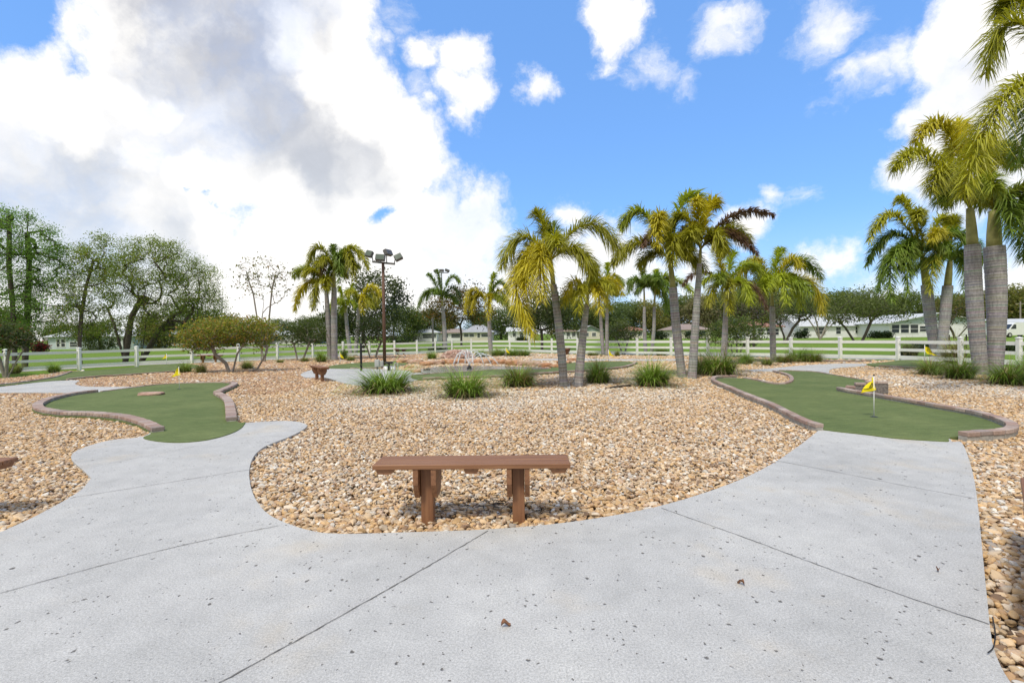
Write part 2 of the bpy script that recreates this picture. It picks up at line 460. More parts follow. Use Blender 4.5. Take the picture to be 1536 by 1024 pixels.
pondw_px = [(628,556),(640,552),(665,549.5),(700,548.5),(745,549),(790,550),(818,551),(822,553),(790,554),(745,554),(700,556.5),(660,559.5),(640,560)]
pond = smooth(gp(pondw_px), True, 4)
slab('pond_water', pond, -.1, .006, M['water'])

# gravel stones: loose pebbles nobody could count, one object
def pebbles():
    rs = np.random.RandomState(5)
    ex = [main_path, path2, pad, path3, path4, pond] + list(greens.values())
    allp = []
    for y0, y1, dens, r0, r1 in ((1.2, 4.2, 1450, .0155, .028), (4.2, 7, 1800, .0125, .0225), (7, 12, 1200, .0135, .025), (12, 20, 470, .021, .036), (20, 40, 130, .04, .065)):
        xm = 1.2 * y1 + 1.2
        n = int(dens * 2 * xm * (y1 - y0))
        X = rs.uniform(-xm, xm, n); Y = rs.uniform(y0, y1, n)
        k = np.abs(X) < 1.15 * Y + 1.6
        X, Y = X[k], Y[k]
        k = inside(gravel_poly, X, Y)
        for e in ex: k &= ~inside(e, X, Y)
        X, Y = X[k], Y[k]; r = rs.uniform(r0, r1, len(X)) * np.where(rs.rand(len(X)) < .2, .6, 1)
        allp.append(np.stack([X, Y, r], 1))
    P = np.concatenate(allp); n = len(P)
    P[:, 2] *= np.exp(rs.normal(0, .17, n))
    X, Y, r = P[:,0], P[:,1], P[:,2]
    pal = np.array([(.62,.41,.205),(.65,.48,.30),(.50,.32,.175),(.68,.555,.41),(.25,.16,.10),(.75,.69,.60),(.42,.37,.32),(.54,.39,.27)])
    w_tan = np.array([.27,.27,.14,.14,.04,.05,.01,.08]); w_pale = np.array([.06,.12,.05,.26,.05,.30,.08,.08]); w_pink = np.array([.09,.21,.12,.23,.08,.10,.03,.14])
    w_tan/=w_tan.sum(); w_pale/=w_pale.sum(); w_pink/=w_pink.sum()
    u = rs.rand(n)
    def pick(w): return np.minimum(np.searchsorted(np.cumsum(w), u), 7)
    lump = np.sin(X*.9+1)*np.sin(Y*.8+.4) + .5*np.sin(X*2.1-Y*1.7)
    pale = np.zeros(n)
    for cx, cy, rr in [(*G(x,y).to_2d(), q) for x,y,q in ((560,600,1.6),(640,592,1.5),(720,600,1.6),(800,590,1.6),(880,588,1.5),(960,590,1.5),(1000,585,1.2),(1400,575,1.6),(1470,580,1.6),(1530,590,1.4),(1330,565,1.2),(340,570,1.8),(370,568,1.5),(640,566,1.2))]:
        pale = np.maximum(pale, 1 - ((X-cx)**2 + (Y-cy)**2) / rr**2)
    pale = pale + .25*lump
    sel = np.where((pale > rs.uniform(0,.8,n))[:,None], pal[pick(w_pale)], np.where((((Y > 4.6) & (np.abs(X) < 4.5)) & (rs.rand(n) < .7))[:,None], pal[pick(w_pink)], pal[pick(w_tan)]))
    red = (X < -6) & (Y > 12.5)
    sel = np.where(red[:,None] & (rs.rand(n) < .5)[:,None], np.array([(.47,.29,.17)]), sel)
    # brightness varied at random from stone to stone
    col = sel * rs.uniform(.72, 1.16, (n,1))
    z = -.052 + rs.uniform(0, .034, n)
    me = bpy.data.meshes.new('gravel_stones')
    me.vertices.add(n); me.vertices.foreach_set('co', np.stack([X,Y,z],1).astype(np.float32).ravel())
    a = me.attributes.new('rot', 'FLOAT_VECTOR', 'POINT'); a.data.foreach_set('vector', np.stack([rs.uniform(-.5,.5,n), rs.uniform(-.5,.5,n), rs.uniform(0,6.283,n)],1).astype(np.float32).ravel())
    a = me.attributes.new('siz', 'FLOAT_VECTOR', 'POINT'); a.data.foreach_set('vector', np.stack([r*rs.uniform(.95,1.35,n), r*rs.uniform(.7,1.0,n), r*rs.uniform(.45,.75,n)],1).astype(np.float32).ravel())
    a = me.attributes.new('tint', 'FLOAT_COLOR', 'POINT'); a.data.foreach_set('color', np.concatenate([np.clip(col,0,.85), np.ones((n,1))],1).astype(np.float32).ravel())
    o = bpy.data.objects.new('gravel_stones', me); COL.objects.link(o)
    me.materials.append(M['pebble'])
    tag(o, 'loose tan and cream river stones covering the beds', 'gravel', kind='stuff')
    ng = bpy.data.node_groups.new('stones', 'GeometryNodeTree')
    ng.interface.new_socket('Geometry', in_out='INPUT', socket_type='NodeSocketGeometry'); ng.interface.new_socket('Geometry', in_out='OUTPUT', socket_type='NodeSocketGeometry')
    N = ng.nodes; L = ng.links
    gi = N.new('NodeGroupInput'); go = N.new('NodeGroupOutput')
    join = N.new('GeometryNodeGeometryToInstance')
    for k in range(5):
        ico = N.new('GeometryNodeMeshIcoSphere'); ico.inputs['Radius'].default_value = 1; ico.inputs['Subdivisions'].default_value = 3
        pos = N.new('GeometryNodeInputPosition'); nz = N.new('ShaderNodeTexNoise'); nz.inputs['Scale'].default_value = .9; nz.inputs['Detail'].default_value = 1.5
        add = N.new('ShaderNodeVectorMath'); add.operation = 'ADD'; add.inputs[1].default_value = (k*7.3, k*3.1, 1.7)
        sub = N.new('ShaderNodeVectorMath'); sub.operation = 'SUBTRACT'; sub.inputs[1].default_value = (.5,.5,.5)
        scl = N.new('ShaderNodeVectorMath'); scl.operation = 'SCALE'; scl.inputs['Scale'].default_value = 1.5
        sp = N.new('GeometryNodeSetPosition'); sm = N.new('GeometryNodeSetMaterial'); sm.inputs['Material'].default_value = M['pebble']
        ss = N.new('GeometryNodeSetShadeSmooth')
        L.new(pos.outputs[0], add.inputs[0]); L.new(add.outputs[0], nz.inputs['Vector']); L.new(nz.outputs['Color'], sub.inputs[0]); L.new(sub.outputs[0], scl.inputs[0])
        L.new(ico.outputs[0], sp.inputs['Geometry']); L.new(scl.outputs[0], sp.inputs['Offset']); L.new(sp.outputs[0], ss.inputs[0]); L.new(ss.outputs[0], sm.inputs['Geometry'])
        L.new(sm.outputs[0], join.inputs[0])
    iop = N.new('GeometryNodeInstanceOnPoints'); iop.inputs['Pick Instance'].default_value = True
    def attr(name):
        q = N.new('GeometryNodeInputNamedAttribute'); q.data_type = 'FLOAT_VECTOR'; q.inputs['Name'].default_value = name; return q.outputs['Attribute']
    e2r = N.new('FunctionNodeEulerToRotation')
    L.new(attr('rot'), e2r.inputs[0]); L.new(e2r.outputs[0], iop.inputs['Rotation']); L.new(attr('siz'), iop.inputs['Scale'])
    L.new(gi.outputs[0], iop.inputs['Points']); L.new(join.outputs[0], iop.inputs['Instance']); L.new(iop.outputs[0], go.inputs[0])
    md = o.modifiers.new('stones', 'NODES'); md.node_group = ng
    print('pebbles', n)
pebbles()

# ------------------------------------------------------------------ brick edging
def edging(pxs, label, along=.2, across=.11, top=.05, side=1, base=-.13, closed=False, block=False, n=5, topfn=None):
    P = smooth(gp(pxs), closed, n); Q = resample(P, along)
    root = empty('brick_edging', (Q[len(Q)//2].x, Q[len(Q)//2].y, 0), label, 'edging', group='brick edgings round the putting greens')
    o0 = root.location.copy()
    mb = MB(); kb = MB(); prev = None
    for i, (a, b) in enumerate(zip(Q[:-1], Q[1:])):
        t = (b - a).normalized(); nn = Vector((-t.y, t.x, 0)) * side
        h = (topfn(i / max(1, len(Q) - 2)) if topfn else top) + rnd.uniform(-.003, .003)
        c = rnd.choice(((.37,.27,.225),(.35,.245,.21),(.42,.33,.285),(.34,.275,.25),(.45,.37,.33)))
        k = rnd.uniform(.85, 1.12); c = tuple(x * k for x in c)
        g = .004; jit = nn * rnd.uniform(-.004, .004)
        ta = Vector((t.x, t.y, 0)); L = (b - a).length
        Mx = Matrix((( t.x, nn.x, 0, a.x - o0.x + jit.x), (t.y, nn.y, 0, a.y - o0.y + jit.y), (0, 0, 1, 0), (0, 0, 0, 1)))
        mb.bbox((g, 0, h - .055), (L - g, across, h), .006, 0, c, Mx)
        kb_o = across - .012
        pts = [a - o0 + nn * .012, a - o0 + nn * kb_o, b - o0 + nn * kb_o, b - o0 + nn * .012]
        lo = base; hi = h - .057
        ids = [kb.vert((p.x, p.y, lo)) for p in pts] + [kb.vert((p.x, p.y, hi)) for p in pts]
        for q in ((0,1,5,4),(1,2,6,5),(2,3,7,6),(3,0,4,7),(4,5,6,7)): kb.face([ids[z] for z in q])
    # end faces
    mb.build('brick_coping', M['brick'], root)
    kb.build('kerb_base', M['blockface'] if block else M['kerb'], root)
    return root
edging([(227,650),(213,642),(198,636),(175,630),(150,627),(125,625),(94,624.5),(72,622),(53,618),(48,613),(53,608),(67,602),(95,595),(120,591),(150,588)], 'curved pink brick kerb along the left and front of the left putting green', .105, .17, .085, -1)
edging([(150,588),(200,581.5),(238,577),(281,575),(330,574),(352,575.5)], 'thin low brick kerb along the back of the left putting green', .2, .07, .035, -1)
edging([(352,575.5),(357,577.5),(353,581),(344,585),(331,591)], 'short bent brick kerb at the far right corner of the left putting green', .105, .17, .085, -1)
edging([(331,592),(342,598),(349,604),(353,617),(356,633)], 'short brick kerb ending at the path on the right of the left putting green', .105, .17, .085, -1)
edging([(1236,645),(1212,637),(1184,623),(1160,610.5),(1127,597.5),(1101,586),(1082,578),(1073,573),(1075,569),(1088,567.4),(1114,567.7)], 'long pink brick kerb on the left side of the right putting green', .21, .12, .095, 1)
edging([(1114,567.7),(1133,571),(1150,575),(1166,577),(1182,576),(1190,572),(1189,566),(1179,561),(1162,557)], 'hooked brick kerb round the gravel inlet of the right putting green', .21, .1, .05, 1)
edging([(1168,556),(1192,556.6),(1220,558),(1245,562),(1270,566.5),(1300,571.5)], 'thin brick kerb along the back of the right putting green', .21, .06, .035, 1)
edging([(1256,586),(1275,588.2),(1300,589),(1322,589.5),(1343,590)], 'low stone block wall with brick cap in the notch of the right putting green', .21, .13, .16, 1, block=True, topfn=lambda t: .06 + .21 * min(1, t * 1.6))
edging([(1254,586),(1271,590),(1300,595),(1330,600.5),(1362,606),(1400,613.5),(1440,620.5),(1469,627),(1492,635),(1508,643),(1506,649.5),(1490,653),(1460,655),(1425,657)], 'brick kerb curling round the right end of the right putting green', .2, .13, .095, 1)
edging([(104,558),(80,566),(30,574),(-20,579)], 'brick kerb behind the narrow green by the left fence', .2, .1, .05, 1)
edging([(292,553),(255,558),(200,562),(150,565),(95,570)], 'grey brick kerb in front of the narrow green by the left fence', .2, .1, .05, -1)
edging([(606,548),(570,552),(520,553)], 'brick kerb in front of the small green behind the second bench', .2, .1, .05, -1)
edging([(956,544),(950,548),(930,552.5),(880,557),(840,559.5),(800,562),(747,565.5),(690,567.5),(628,569.5)], 'grey brown brick kerb in front of the strip green below the pond', .2, .11, .07, -1)
edging([(619,563.5),(660,560),(700,557.5),(745,554.5)], 'dark thin kerb between the strip green and the pond', .2, .06, .04, 1)
edging([(1420,545),(1405,550),(1378,552),(1340,550.5),(1310,549)], 'brick kerb in front of the far green beside the right palms', .2, .1, .05, -1)
edging([(1120,541),(1180,542),(1240,542.5),(1310,542.5)], 'low dark brick kerb below the fence beyond the far path', .21, .16, .08, 1)

# ------------------------------------------------------------------ benches
def make_bench(label, loc, rz):
    root = empty('park_bench', loc, label, 'bench', rz, 'brown timber benches beside the greens')
    L = .76
    for y0, y1 in ((-.142, -.003), (.003, .142)):
        mb = MB(); mb.bbox((-L, y0, .422), (L, y1, .460), .005); mb.build('seat_board', M['wood_long'], root)
    for sx in (-.36, .36):
        mb = MB(); mb.bbox((sx-.048, -.048, -.15), (sx+.048, .048, .4205), .005); mb.build('leg', M['wood_up'], root)
        for s in (-1, 1):
            mb = MB(); x0 = sx + s * .05; x1 = sx + s * .088
            a, b = min(x0, x1), max(x0, x1)
            prof = [(-.135, .4205), (.135, .4205), (.135, .30), (.075, .185), (-.075, .185), (-.135, .30)]
            i0 = [mb.vert((a, y, z)) for y, z in prof]; i1 = [mb.vert((b, y, z)) for y, z in prof]
            mb.face(i0); mb.face(i1[::-1])
            for k in range(6): mb.face((i0[(k+1)%6], i0[k], i1[k], i1[(k+1)%6]))
            mb.build('brace', M['wood_cross'], root)
    for sx in (-.67, 0, .67):
        mb = MB(); w = .07 if sx else .06
        prof = [(-w, .4205), (w, .4205), (w*.72, .383), (-w*.72, .383)]
        i0 = [mb.vert((sx + x, -.125, z)) for x, z in prof]; i1 = [mb.vert((sx + x, .125, z)) for x, z in prof]
        mb.face(i0); mb.face(i1[::-1])
        for k in range(4): mb.face((i0[(k+1)%4], i0[k], i1[k], i1[(k+1)%4]))
        mb.build('cleat', M['wood_cross'], root)
    return root
def bench_between(p, q):
    m = (p + q) / 2; return (m.x, m.y, 0), math.atan2(q.y - p.y, q.x - p.x)
b1 = make_bench('large brown plank bench in front, on the gravel beside the path', *bench_between(G(639,776), G(782,775)))
def bench_copy(label, loc, rz):
    b = copy_tree(b1); b.location = loc; b.rotation_euler = (0, 0, rz); b['label'] = label; return b
l, r = bench_between(G(485,571), G(474,568)); bench_copy('brown bench seen end on, beside the concrete pad left of the grasses', l, r)
p = G(601,531); bench_copy('tiny far bench behind the light pole by the fence', (p.x, p.y, -.03), R_(62))
p = G(851,531.5); bench_copy('far bench mostly hidden behind the leaning palm trunk', (p.x, p.y, -.03), R_(75))
p = G(314,543); bench_copy('brown bench behind the reddish shrub at the left fence', (p.x, p.y, -.03), R_(8))
p = at(20, 684, 3.95); bench_copy('bench end poking in at the left edge of the picture', (p.x - .965, p.y + .06, -.02), R_(4))
bench_copy('bench edge showing as a thin brown sliver at the right edge of the picture', (2.97, 2.60, -.02), R_(45))

# ------------------------------------------------------------------ fence
root = empty('rail_fence', (0, 38, -.1), 'long white three rail vinyl fence curving round the garden', 'fence')
FH = 1.04
for i, (x, y) in enumerate(fence_pts):
    mb = MB(); s = .068
    mb.box((x-s, y-s, -.2), (x+s, y+s, FH-.02))
    a = [mb.vert((x+sx*(s+.015), y+sy*(s+.015), FH-.02)) for sx, sy in ((-1,-1),(1,-1),(1,1),(-1,1))]
    b = [mb.vert((x+sx*(s+.015), y+sy*(s+.015), FH+.01)) for sx, sy in ((-1,-1),(1,-1),(1,1),(-1,1))]
    t = mb.vert((x, y, FH+.05)); mb.face(a[::-1])
    for k in range(4): mb.face((a[k], a[(k+1)%4], b[(k+1)%4], b[k])); mb.face((b[k], b[(k+1)%4], t))
    o = mb.build('post', M['vinyl'], root); o.matrix_parent_inverse = Matrix.Translation((0, -38, .1))
    if i + 1 < len(fence_pts):
        x2, y2 = fence_pts[i+1]; d = Vector((x2-x, y2-y, 0)); L = d.length; d.normalize(); n = Vector((-d.y, d.x, 0))
        for z0, z1 in ((.10, .24), (.44, .57), (.80, .94)):
            mb = MB(); Mx = Matrix(((d.x, n.x, 0, x), (d.y, n.y, 0, y), (0, 0, 1, 0), (0, 0, 0, 1)))
            mb.box((.05, -.025, z0 - .04), (L - .05, .025, z1 - .04), M=Mx)
            o = mb.build('rail', M['vinyl'], root); o.matrix_parent_inverse = Matrix.Translation((0, -38, .1))

# ------------------------------------------------------------------ palms
def lerp3(a, b, t): return tuple(a[i] + (b[i] - a[i]) * t for i in range(3))
YEL = (.62, .55, .035); OLV = (.44, .44, .035); GRN = (.19, .29, .04); DRK = (.05, .09, .02); BRN = (.22, .13, .085); LIM = (.42, .50, .04)
def frond_mesh(C, T, ctrl, col, n, w, lw, rs, leaflet):
    # a plumed frond: arching midrib with leaflets standing out all round it
    mb = MB(); P = []
    for k in range(15):
        t = k / 14; P.append(C * (1-t)**2 + ctrl * (2*t*(1-t)) + T * t*t)
    L = sum((P[i+1]-P[i]).length for i in range(14))
    dead = col is BRN; hv = rs.uniform(.85, 1.2); col = tuple(x * hv for x in col)
    mb.tube(P, [.022*w*(1-.85*k/14) for k in range(15)], 5, 0, lerp3(col, (.25,.2,.06), .5))
    for i in range(n):
        t = .12 + .88 * (i + rs.random()) / n
        p = C * (1-t)**2 + ctrl * (2*t*(1-t)) + T * t*t
        tg = ((ctrl - C) * (1-t) + (T - ctrl) * t).normalized()
        side = tg.cross(Vector((0,0,1)))
        if side.length < .15: side = Vector((rs.uniform(-1,1), rs.uniform(-1,1), 0))
        side.normalize(); up = side.cross(tg).normalized()
        a = rs.choice((0, math.pi)) + rs.gauss(0, .85)
        rad = side * math.cos(a) + up * (math.sin(a) * .9 + .12)
        prof = min(1, .45 + t * 1.6) * (1 if t < .75 else 1 - (t - .75) * 2.1)
        ll = leaflet * prof * rs.uniform(.75, 1.15) * (.6 if dead else 1)
        d = (rad * .80 + tg * rs.uniform(.45, .8)).normalized()
        m_ = p + d * ll * .5; e = p + d * ll + Vector((rs.gauss(0,.06)*ll, rs.gauss(0,.06)*ll, -ll * rs.uniform(.12, .60)))
        wv = d.cross(Vector((rs.uniform(-.6,.6), rs.uniform(-.6,.6), 1))).normalized() * lw * .5
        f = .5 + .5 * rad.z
        c = lerp3(col, DRK, max(0, .5 - f) * .6 + rs.uniform(0, .18)) if not dead else lerp3(col, (.07,.05,.05), rs.random()*.6)  # lit upper and shaded lower leaflets painted into the tint
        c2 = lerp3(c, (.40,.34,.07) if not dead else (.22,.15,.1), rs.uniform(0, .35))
        i0 = mb.vert(p - wv*.6, c); i1 = mb.vert(p + wv*.6, c); i2 = mb.vert(m_ + wv, c); i3 = mb.vert(m_ - wv, c); i4 = mb.vert(e, c2)
        mb.face((i0, i1, i2, i3)); mb.face((i3, i2, i4))
    return mb
def palm(label, base, top, r, tips, seed, shaft=.28, extra=5, hue=OLV, flen=None, dens=1.0, pxtop=None, shaft_col=None, rt=.8, group='foxtail palms in the gravel beds'):
    """base/top: points; tips: (px, py, depth offset, control px, control py, colour)"""
    rs = random.Random(seed)
    root = empty('foxtail_palm', base, label, 'palm tree', group=group)
    B = Vector((0, 0, 0)); T = top - base; Yc = top.y; H = T.length
    # trunk with leaf-scar rings
    tb = MB(); pts = []; rad = []; cols = []
    nring = max(12, int(H * (1 - shaft) / .085)) if r > .05 else 12
    end = B.lerp(T, 1 - shaft)
    bend = Vector((rs.uniform(-.03, .03), 0, 0)) * H
    for k in range(nring * 3 + 1):
        t = k / (nring * 3); q = B.lerp(end, t) + bend * (t * (1 - t) * 2)
        bulge = (1 + (rt - 1) * t) * (1 + .10 * math.sin(t * math.pi)) + .10 * math.exp(-(t / .05))
        ring = k % 3
        pts.append(q - Vector((0, 0, .12 if k == 0 else 0))); rad.append(r * bulge * (1.03 if ring == 0 else 1.0) * rs.uniform(.985, 1.015))
        g = rs.uniform(.80, 1.15); cb = (.36*g, .345*g, .338*g) if ring else (.41*g, .395*g, .385*g)
        if ring == 1: cb = tuple(x * rs.uniform(.6, .95) for x in cb)
        cols.append(cb)
    tb.tube(pts, rad, 14, cols=cols)
    tb.build('trunk', M['palm_bark'], root, True)
    sb = MB(); sp = []; sr = []
    for k in range(7):
        t = k / 6; sp.append(end.lerp(T, t) - (T - end) * (.03 if k == 0 else 0)); sr.append(r * rt * (.74 * (1 - t) + .48 * t) * (1 + .10 * math.sin(math.pi * t)))
    sb.tube(sp, sr, 12); sb.build('crownshaft', shaft_col or M['shaft'], root, True)
    ds = Yc / FPX
    spear = MB(); sh = rs.uniform(.55, .85) * (flen or 1.6)
    spear.tube([T - Vector((0,0,.1)), T + Vector((rs.uniform(-.05,.05), 0, sh*.6)), T + Vector((rs.uniform(-.12,.12), 0, sh))], [.022, .015, .004], 5, 0, (.2,.2,.05))
    spear.build('spear_leaf', M['palm_leaf'], root)
    fl = flen or 1.7
    fr = []
    for (tx, ty, dy, cx, cy, col) in tips:
        fr.append((at(tx, ty, Yc + dy) - base, at(cx, cy, Yc + dy * .5) - base, col))
    for k in range(extra):
        az = 2 * math.pi * (k + rs.random() * .7) / max(1, extra) + seed
        ln = fl * rs.uniform(.8, 1.05); el = rs.uniform(.15, 1.0)
        ho = Vector((math.cos(az), math.sin(az), 0))
        c = T + ho * ln * .45 * math.cos(el*.6) + Vector((0, 0, ln * (.25 + .5 * el)))
        e = T + ho * ln * rs.uniform(.7, .9) + Vector((0, 0, ln * (el * .75 - .45)))
        fr.append((e, c, hue if rs.random() < .6 else lerp3(hue, GRN, .6)))
    for k, (e, c, col) in enumerate(fr):
        ln = (e - T).length
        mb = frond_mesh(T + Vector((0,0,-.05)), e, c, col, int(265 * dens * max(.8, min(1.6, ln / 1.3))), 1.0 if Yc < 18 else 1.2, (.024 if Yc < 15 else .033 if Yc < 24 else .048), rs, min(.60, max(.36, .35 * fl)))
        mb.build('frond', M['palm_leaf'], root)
    return root
def palm_px(label, bx, by, tx, ty, rpx, tips, seed, lean=0, **k):
    b = G(bx, by, -.05); t = at(tx, ty, b.y + lean)
    return palm(label, b, t, rpx * b.y / FPX, tips, seed, **k)

palm_px('tallest trunk of the right palm pair, its left stem, grey ringed with yellow crownshaft', 1472, 563, 1455, 312, 8.6,
    [(1374,212,-.3,1425,130,YEL),(1341,252,-.6,1385,190,OLV),(1396,286,-1.0,1420,210,OLV),(1412,300,.8,1410,230,GRN),(1436,196,.9,1440,160,YEL),(1520,250,.4,1500,170,OLV)], 1, rt=1.1, shaft=.22, extra=3, hue=OLV, flen=1.9, dens=1.5)
palm_px('right stem of the big grey palm pair at the right', 1492, 563, 1491, 316, 8.4,
    [(1536,392,.4,1535,280,GRN),(1545,350,-.6,1540,250,GRN),(1420,235,.5,1450,180,OLV),(1470,225,.7,1478,170,YEL),(1515,352,-.6,1515,250,GRN)], 2, rt=1.5, lean=.2, shaft=.22, extra=3, hue=OLV, flen=1.9, dens=1.5)
palm_px('palm at the right edge of the picture, only its drooping fronds in view', 1610, 600, 1592, 120, 12,
    [(1444,292,-.2,1495,90,OLV),(1478,112,.6,1512,-50,OLV),(1500,20,.8,1540,-60,OLV),(1530,250,1.2,1550,90,GRN)], 3, shaft=.2, extra=2, hue=OLV, flen=2.0, dens=1.7)
palm_px('grey palm leaning left behind the right palm pair', 1405, 537, 1384, 386, 5.8,
    [(1304,362,0,1335,270,OLV),(1300,398,.6,1335,310,GRN),(1338,452,-.8,1325,340,GRN),(1318,436,.4,1330,340,GRN),(1345,300,.5,1365,290,OLV),(1430,350,0,1415,290,OLV),(1362,440,-.8,1355,320,GRN),(1375,330,-1,1380,290,OLV)], 4, rt=1.2, shaft=.27, extra=5, hue=GRN, flen=2.2, dens=1.3)
palm_px('grey palm leaning right behind the right palm pair', 1411, 538, 1425, 392, 5.4,
    [(1398,362,-1,1410,320,YEL),(1450,440,-.4,1450,350,GRN),(1395,440,-.8,1400,340,OLV),(1475,395,.4,1455,330,GRN),(1432,330,.3,1430,320,OLV)], 5, rt=1.2, shaft=.25, extra=4, hue=GRN, flen=1.9, dens=1.2)
palm_px('yellow palm with a long drooping frond, left of the centre pair', 846, 581, 826, 388, 6.1,
    [(934,386,-.2,888,285,OLV),(752,402,0,775,315,OLV),(800,505,-.9,738,385,YEL),(803,318,.2,818,330,OLV),(812,452,-1.5,808,330,YEL),(888,412,-.5,868,345,OLV),(772,425,.4,785,340,OLV),(815,345,.5,840,330,GRN),(790,440,-.9,790,345,YEL)], 6, rt=.8, shaft=.2, extra=3, hue=OLV, flen=1.5, dens=1.6)
palm_px('short pale palm leaning right beside the yellow palm', 867, 581, 882, 440, 6.8,
    [(848,446,-.3,858,400,YEL),(893,398,.2,890,410,LIM),(934,440,.2,910,395,YEL),(900,470,-.6,900,410,YEL),(868,468,-.7,868,410,OLV),(915,462,.5,905,410,OLV)], 7, rt=.58, shaft=.12, extra=3, hue=OLV, flen=1.0, dens=1.0)
palm_px('tall smooth palm leaning left in the centre pair', 1024, 568, 1005, 388, 5.9,
    [(920,395,0,955,335,OLV),(931,342,.2,962,275,LIM),(986,368,-1.2,984,270,YEL),(1062,308,.3,1018,255,LIM),(964,372,-.4,980,318,BRN),(1030,384,-.6,1028,340,OLV),(990,330,.5,1000,320,GRN),(1008,400,-1.1,1010,320,OLV),(1035,350,.6,1030,320,BRN)], 8, rt=.98, shaft=.24, extra=2, hue=OLV, flen=1.4, dens=1.5)
palm_px('tall palm with purple brown fronds leaning right in the centre pair', 1038, 569, 1051, 372, 6.2,
    [(1046,298,-.7,1048,330,YEL),(1161,323,.2,1095,298,BRN),(1136,380,-.2,1090,322,BRN),(1006,338,.3,1030,298,OLV),(1020,374,-.3,1035,330,OLV),(1084,380,-.6,1075,325,OLV),(1074,305,.3,1062,290,YEL),(1125,362,.3,1090,315,OLV),(1030,375,.7,1035,340,GRN)], 9, rt=.58, shaft=.12, extra=2, hue=OLV, flen=1.4, dens=1.5, shaft_col=None)
palm_px('lime green palm with a dead brown frond, right of the centre pair', 1085, 548, 1090, 432, 4.6,
    [(1073,370,-.3,1078,390,YEL),(1142,408,0,1115,375,LIM),(1151,464,-.2,1125,400,BRN),(1024,428,.2,1050,385,BRN),(1062,458,-.3,1070,405,OLV),(1126,456,-.6,1118,400,LIM),(1100,378,.4,1095,390,LIM),(1095,470,-.9,1090,400,OLV)], 10, rt=.62, shaft=.14, extra=3, hue=LIM, flen=1.5, dens=1.1)
palm_px('bushy palm with straight grey trunk and broad yellow green crown', 1160, 544, 1158, 438, 3.9,
    [(1232,418,.3,1198,352,GRN),(1234,470,-.2,1225,385,YEL),(1103,428,0,1125,360,YEL),(1172,374,.3,1165,385,LIM),(1140,455,-.8,1140,380,LIM),(1202,462,-.6,1192,380,LIM),(1125,400,-.6,1135,368,YEL),(1200,400,-.8,1185,365,YEL),(1180,455,-1,1172,380,LIM)], 11, rt=.95, shaft=.2, extra=4, hue=LIM, flen=1.9, dens=1.3)
palm_px('left of two thin palms behind the short pale palm', 905, 534, 898, 435, 2.6, [(872,446,0,882,405,OLV),(925,440,0,912,400,YEL),(890,400,0,893,410,OLV)], 12, extra=5, hue=OLV, flen=1.5, dens=.8)
palm_px('right of two thin palms behind the short pale palm', 911, 534, 911, 432, 2.6, [(930,430,0,922,395,YEL),(880,425,0,895,395,YEL),(912,395,0,911,405,LIM)], 13, extra=5, hue=LIM, flen=1.5, dens=.8)
palm_px('left of two thin palms beside the centre pair', 969, 532, 966, 432, 2.6, [(942,440,0,952,405,GRN),(990,445,0,980,405,OLV),(962,402,0,964,410,GRN)], 14, extra=5, hue=GRN, flen=1.6, dens=.8)
palm_px('right of two thin palms beside the centre pair', 977, 532, 983, 432, 2.6, [(1045,445,0,1015,400,LIM),(1000,470,0,1000,420,GRN),(984,405,0,984,415,LIM),(1008,420,0,996,402,LIM)], 15, extra=5, hue=GRN, flen=1.7, dens=.8)
palm_px('tallest palm of the left cluster with thick grey trunk', 502, 541, 501, 404, 4.4,
    [(461,400,0,475,340,OLV),(500,368,0,500,380,GRN),(552,402,0,530,340,OLV),(484,432,-.6,484,365,BRN),(532,420,-.6,525,355,OLV),(510,425,-1,510,350,GRN),(470,420,.4,480,360,GRN),(528,385,.4,518,360,GRN)], 16, rt=.85, shaft=.2, extra=3, hue=OLV, flen=2.0, dens=1.1)
palm_px('slimmer grey palm left of the tallest palm of the left cluster', 495, 541, 489, 425, 3.6,
    [(442,466,0,452,405,YEL),(440,414,0,458,385,LIM),(470,465,-.5,470,405,OLV),(500,400,.3,495,400,GRN)], 17, shaft=.1, extra=4, hue=OLV, flen=1.8, dens=1.0)
palm_px('small bright green palm with thin bent trunk in the left cluster', 526, 532, 518, 462, 2.8, [(508,430,0,512,440,LIM),(530,425,0,525,440,LIM),(500,455,0,506,440,LIM)], 18, shaft=.1, extra=5, hue=LIM, flen=1.5, dens=.8)
palm_px('small yellow palm next to the light pole', 533, 533, 539, 452, 2.8, [(572,444,0,556,410,YEL),(568,458,0,558,420,OLV),(520,440,0,527,425,LIM),(545,470,-.5,545,430,YEL)], 19, shaft=.12, extra=4, hue=OLV, flen=1.7, dens=.8)
palm_px('dark green palm behind the rock mound', 668, 526, 663, 450, 3.0, [(642,411,0,650,415,GRN),(627,464,0,637,415,GRN),(690,423,0,675,398,GRN),(692,452,0,682,412,DRK),(655,405,0,660,420,GRN),(640,450,.4,645,420,GRN)], 20, shaft=.12, extra=3, hue=GRN, flen=2.2, dens=.9)
palm_px('yellow green palm behind the fountain', 737, 532, 733, 455, 3.2, [(698,470,0,702,408,YEL),(708,470,0,712,420,YEL),(765,442,0,748,398,GRN),(764,462,0,752,415,OLV),(733,478,-.8,733,420,YEL),(742,410,0,738,420,LIM)], 21, shaft=.16, extra=3, hue=OLV, flen=2.1, dens=.9)

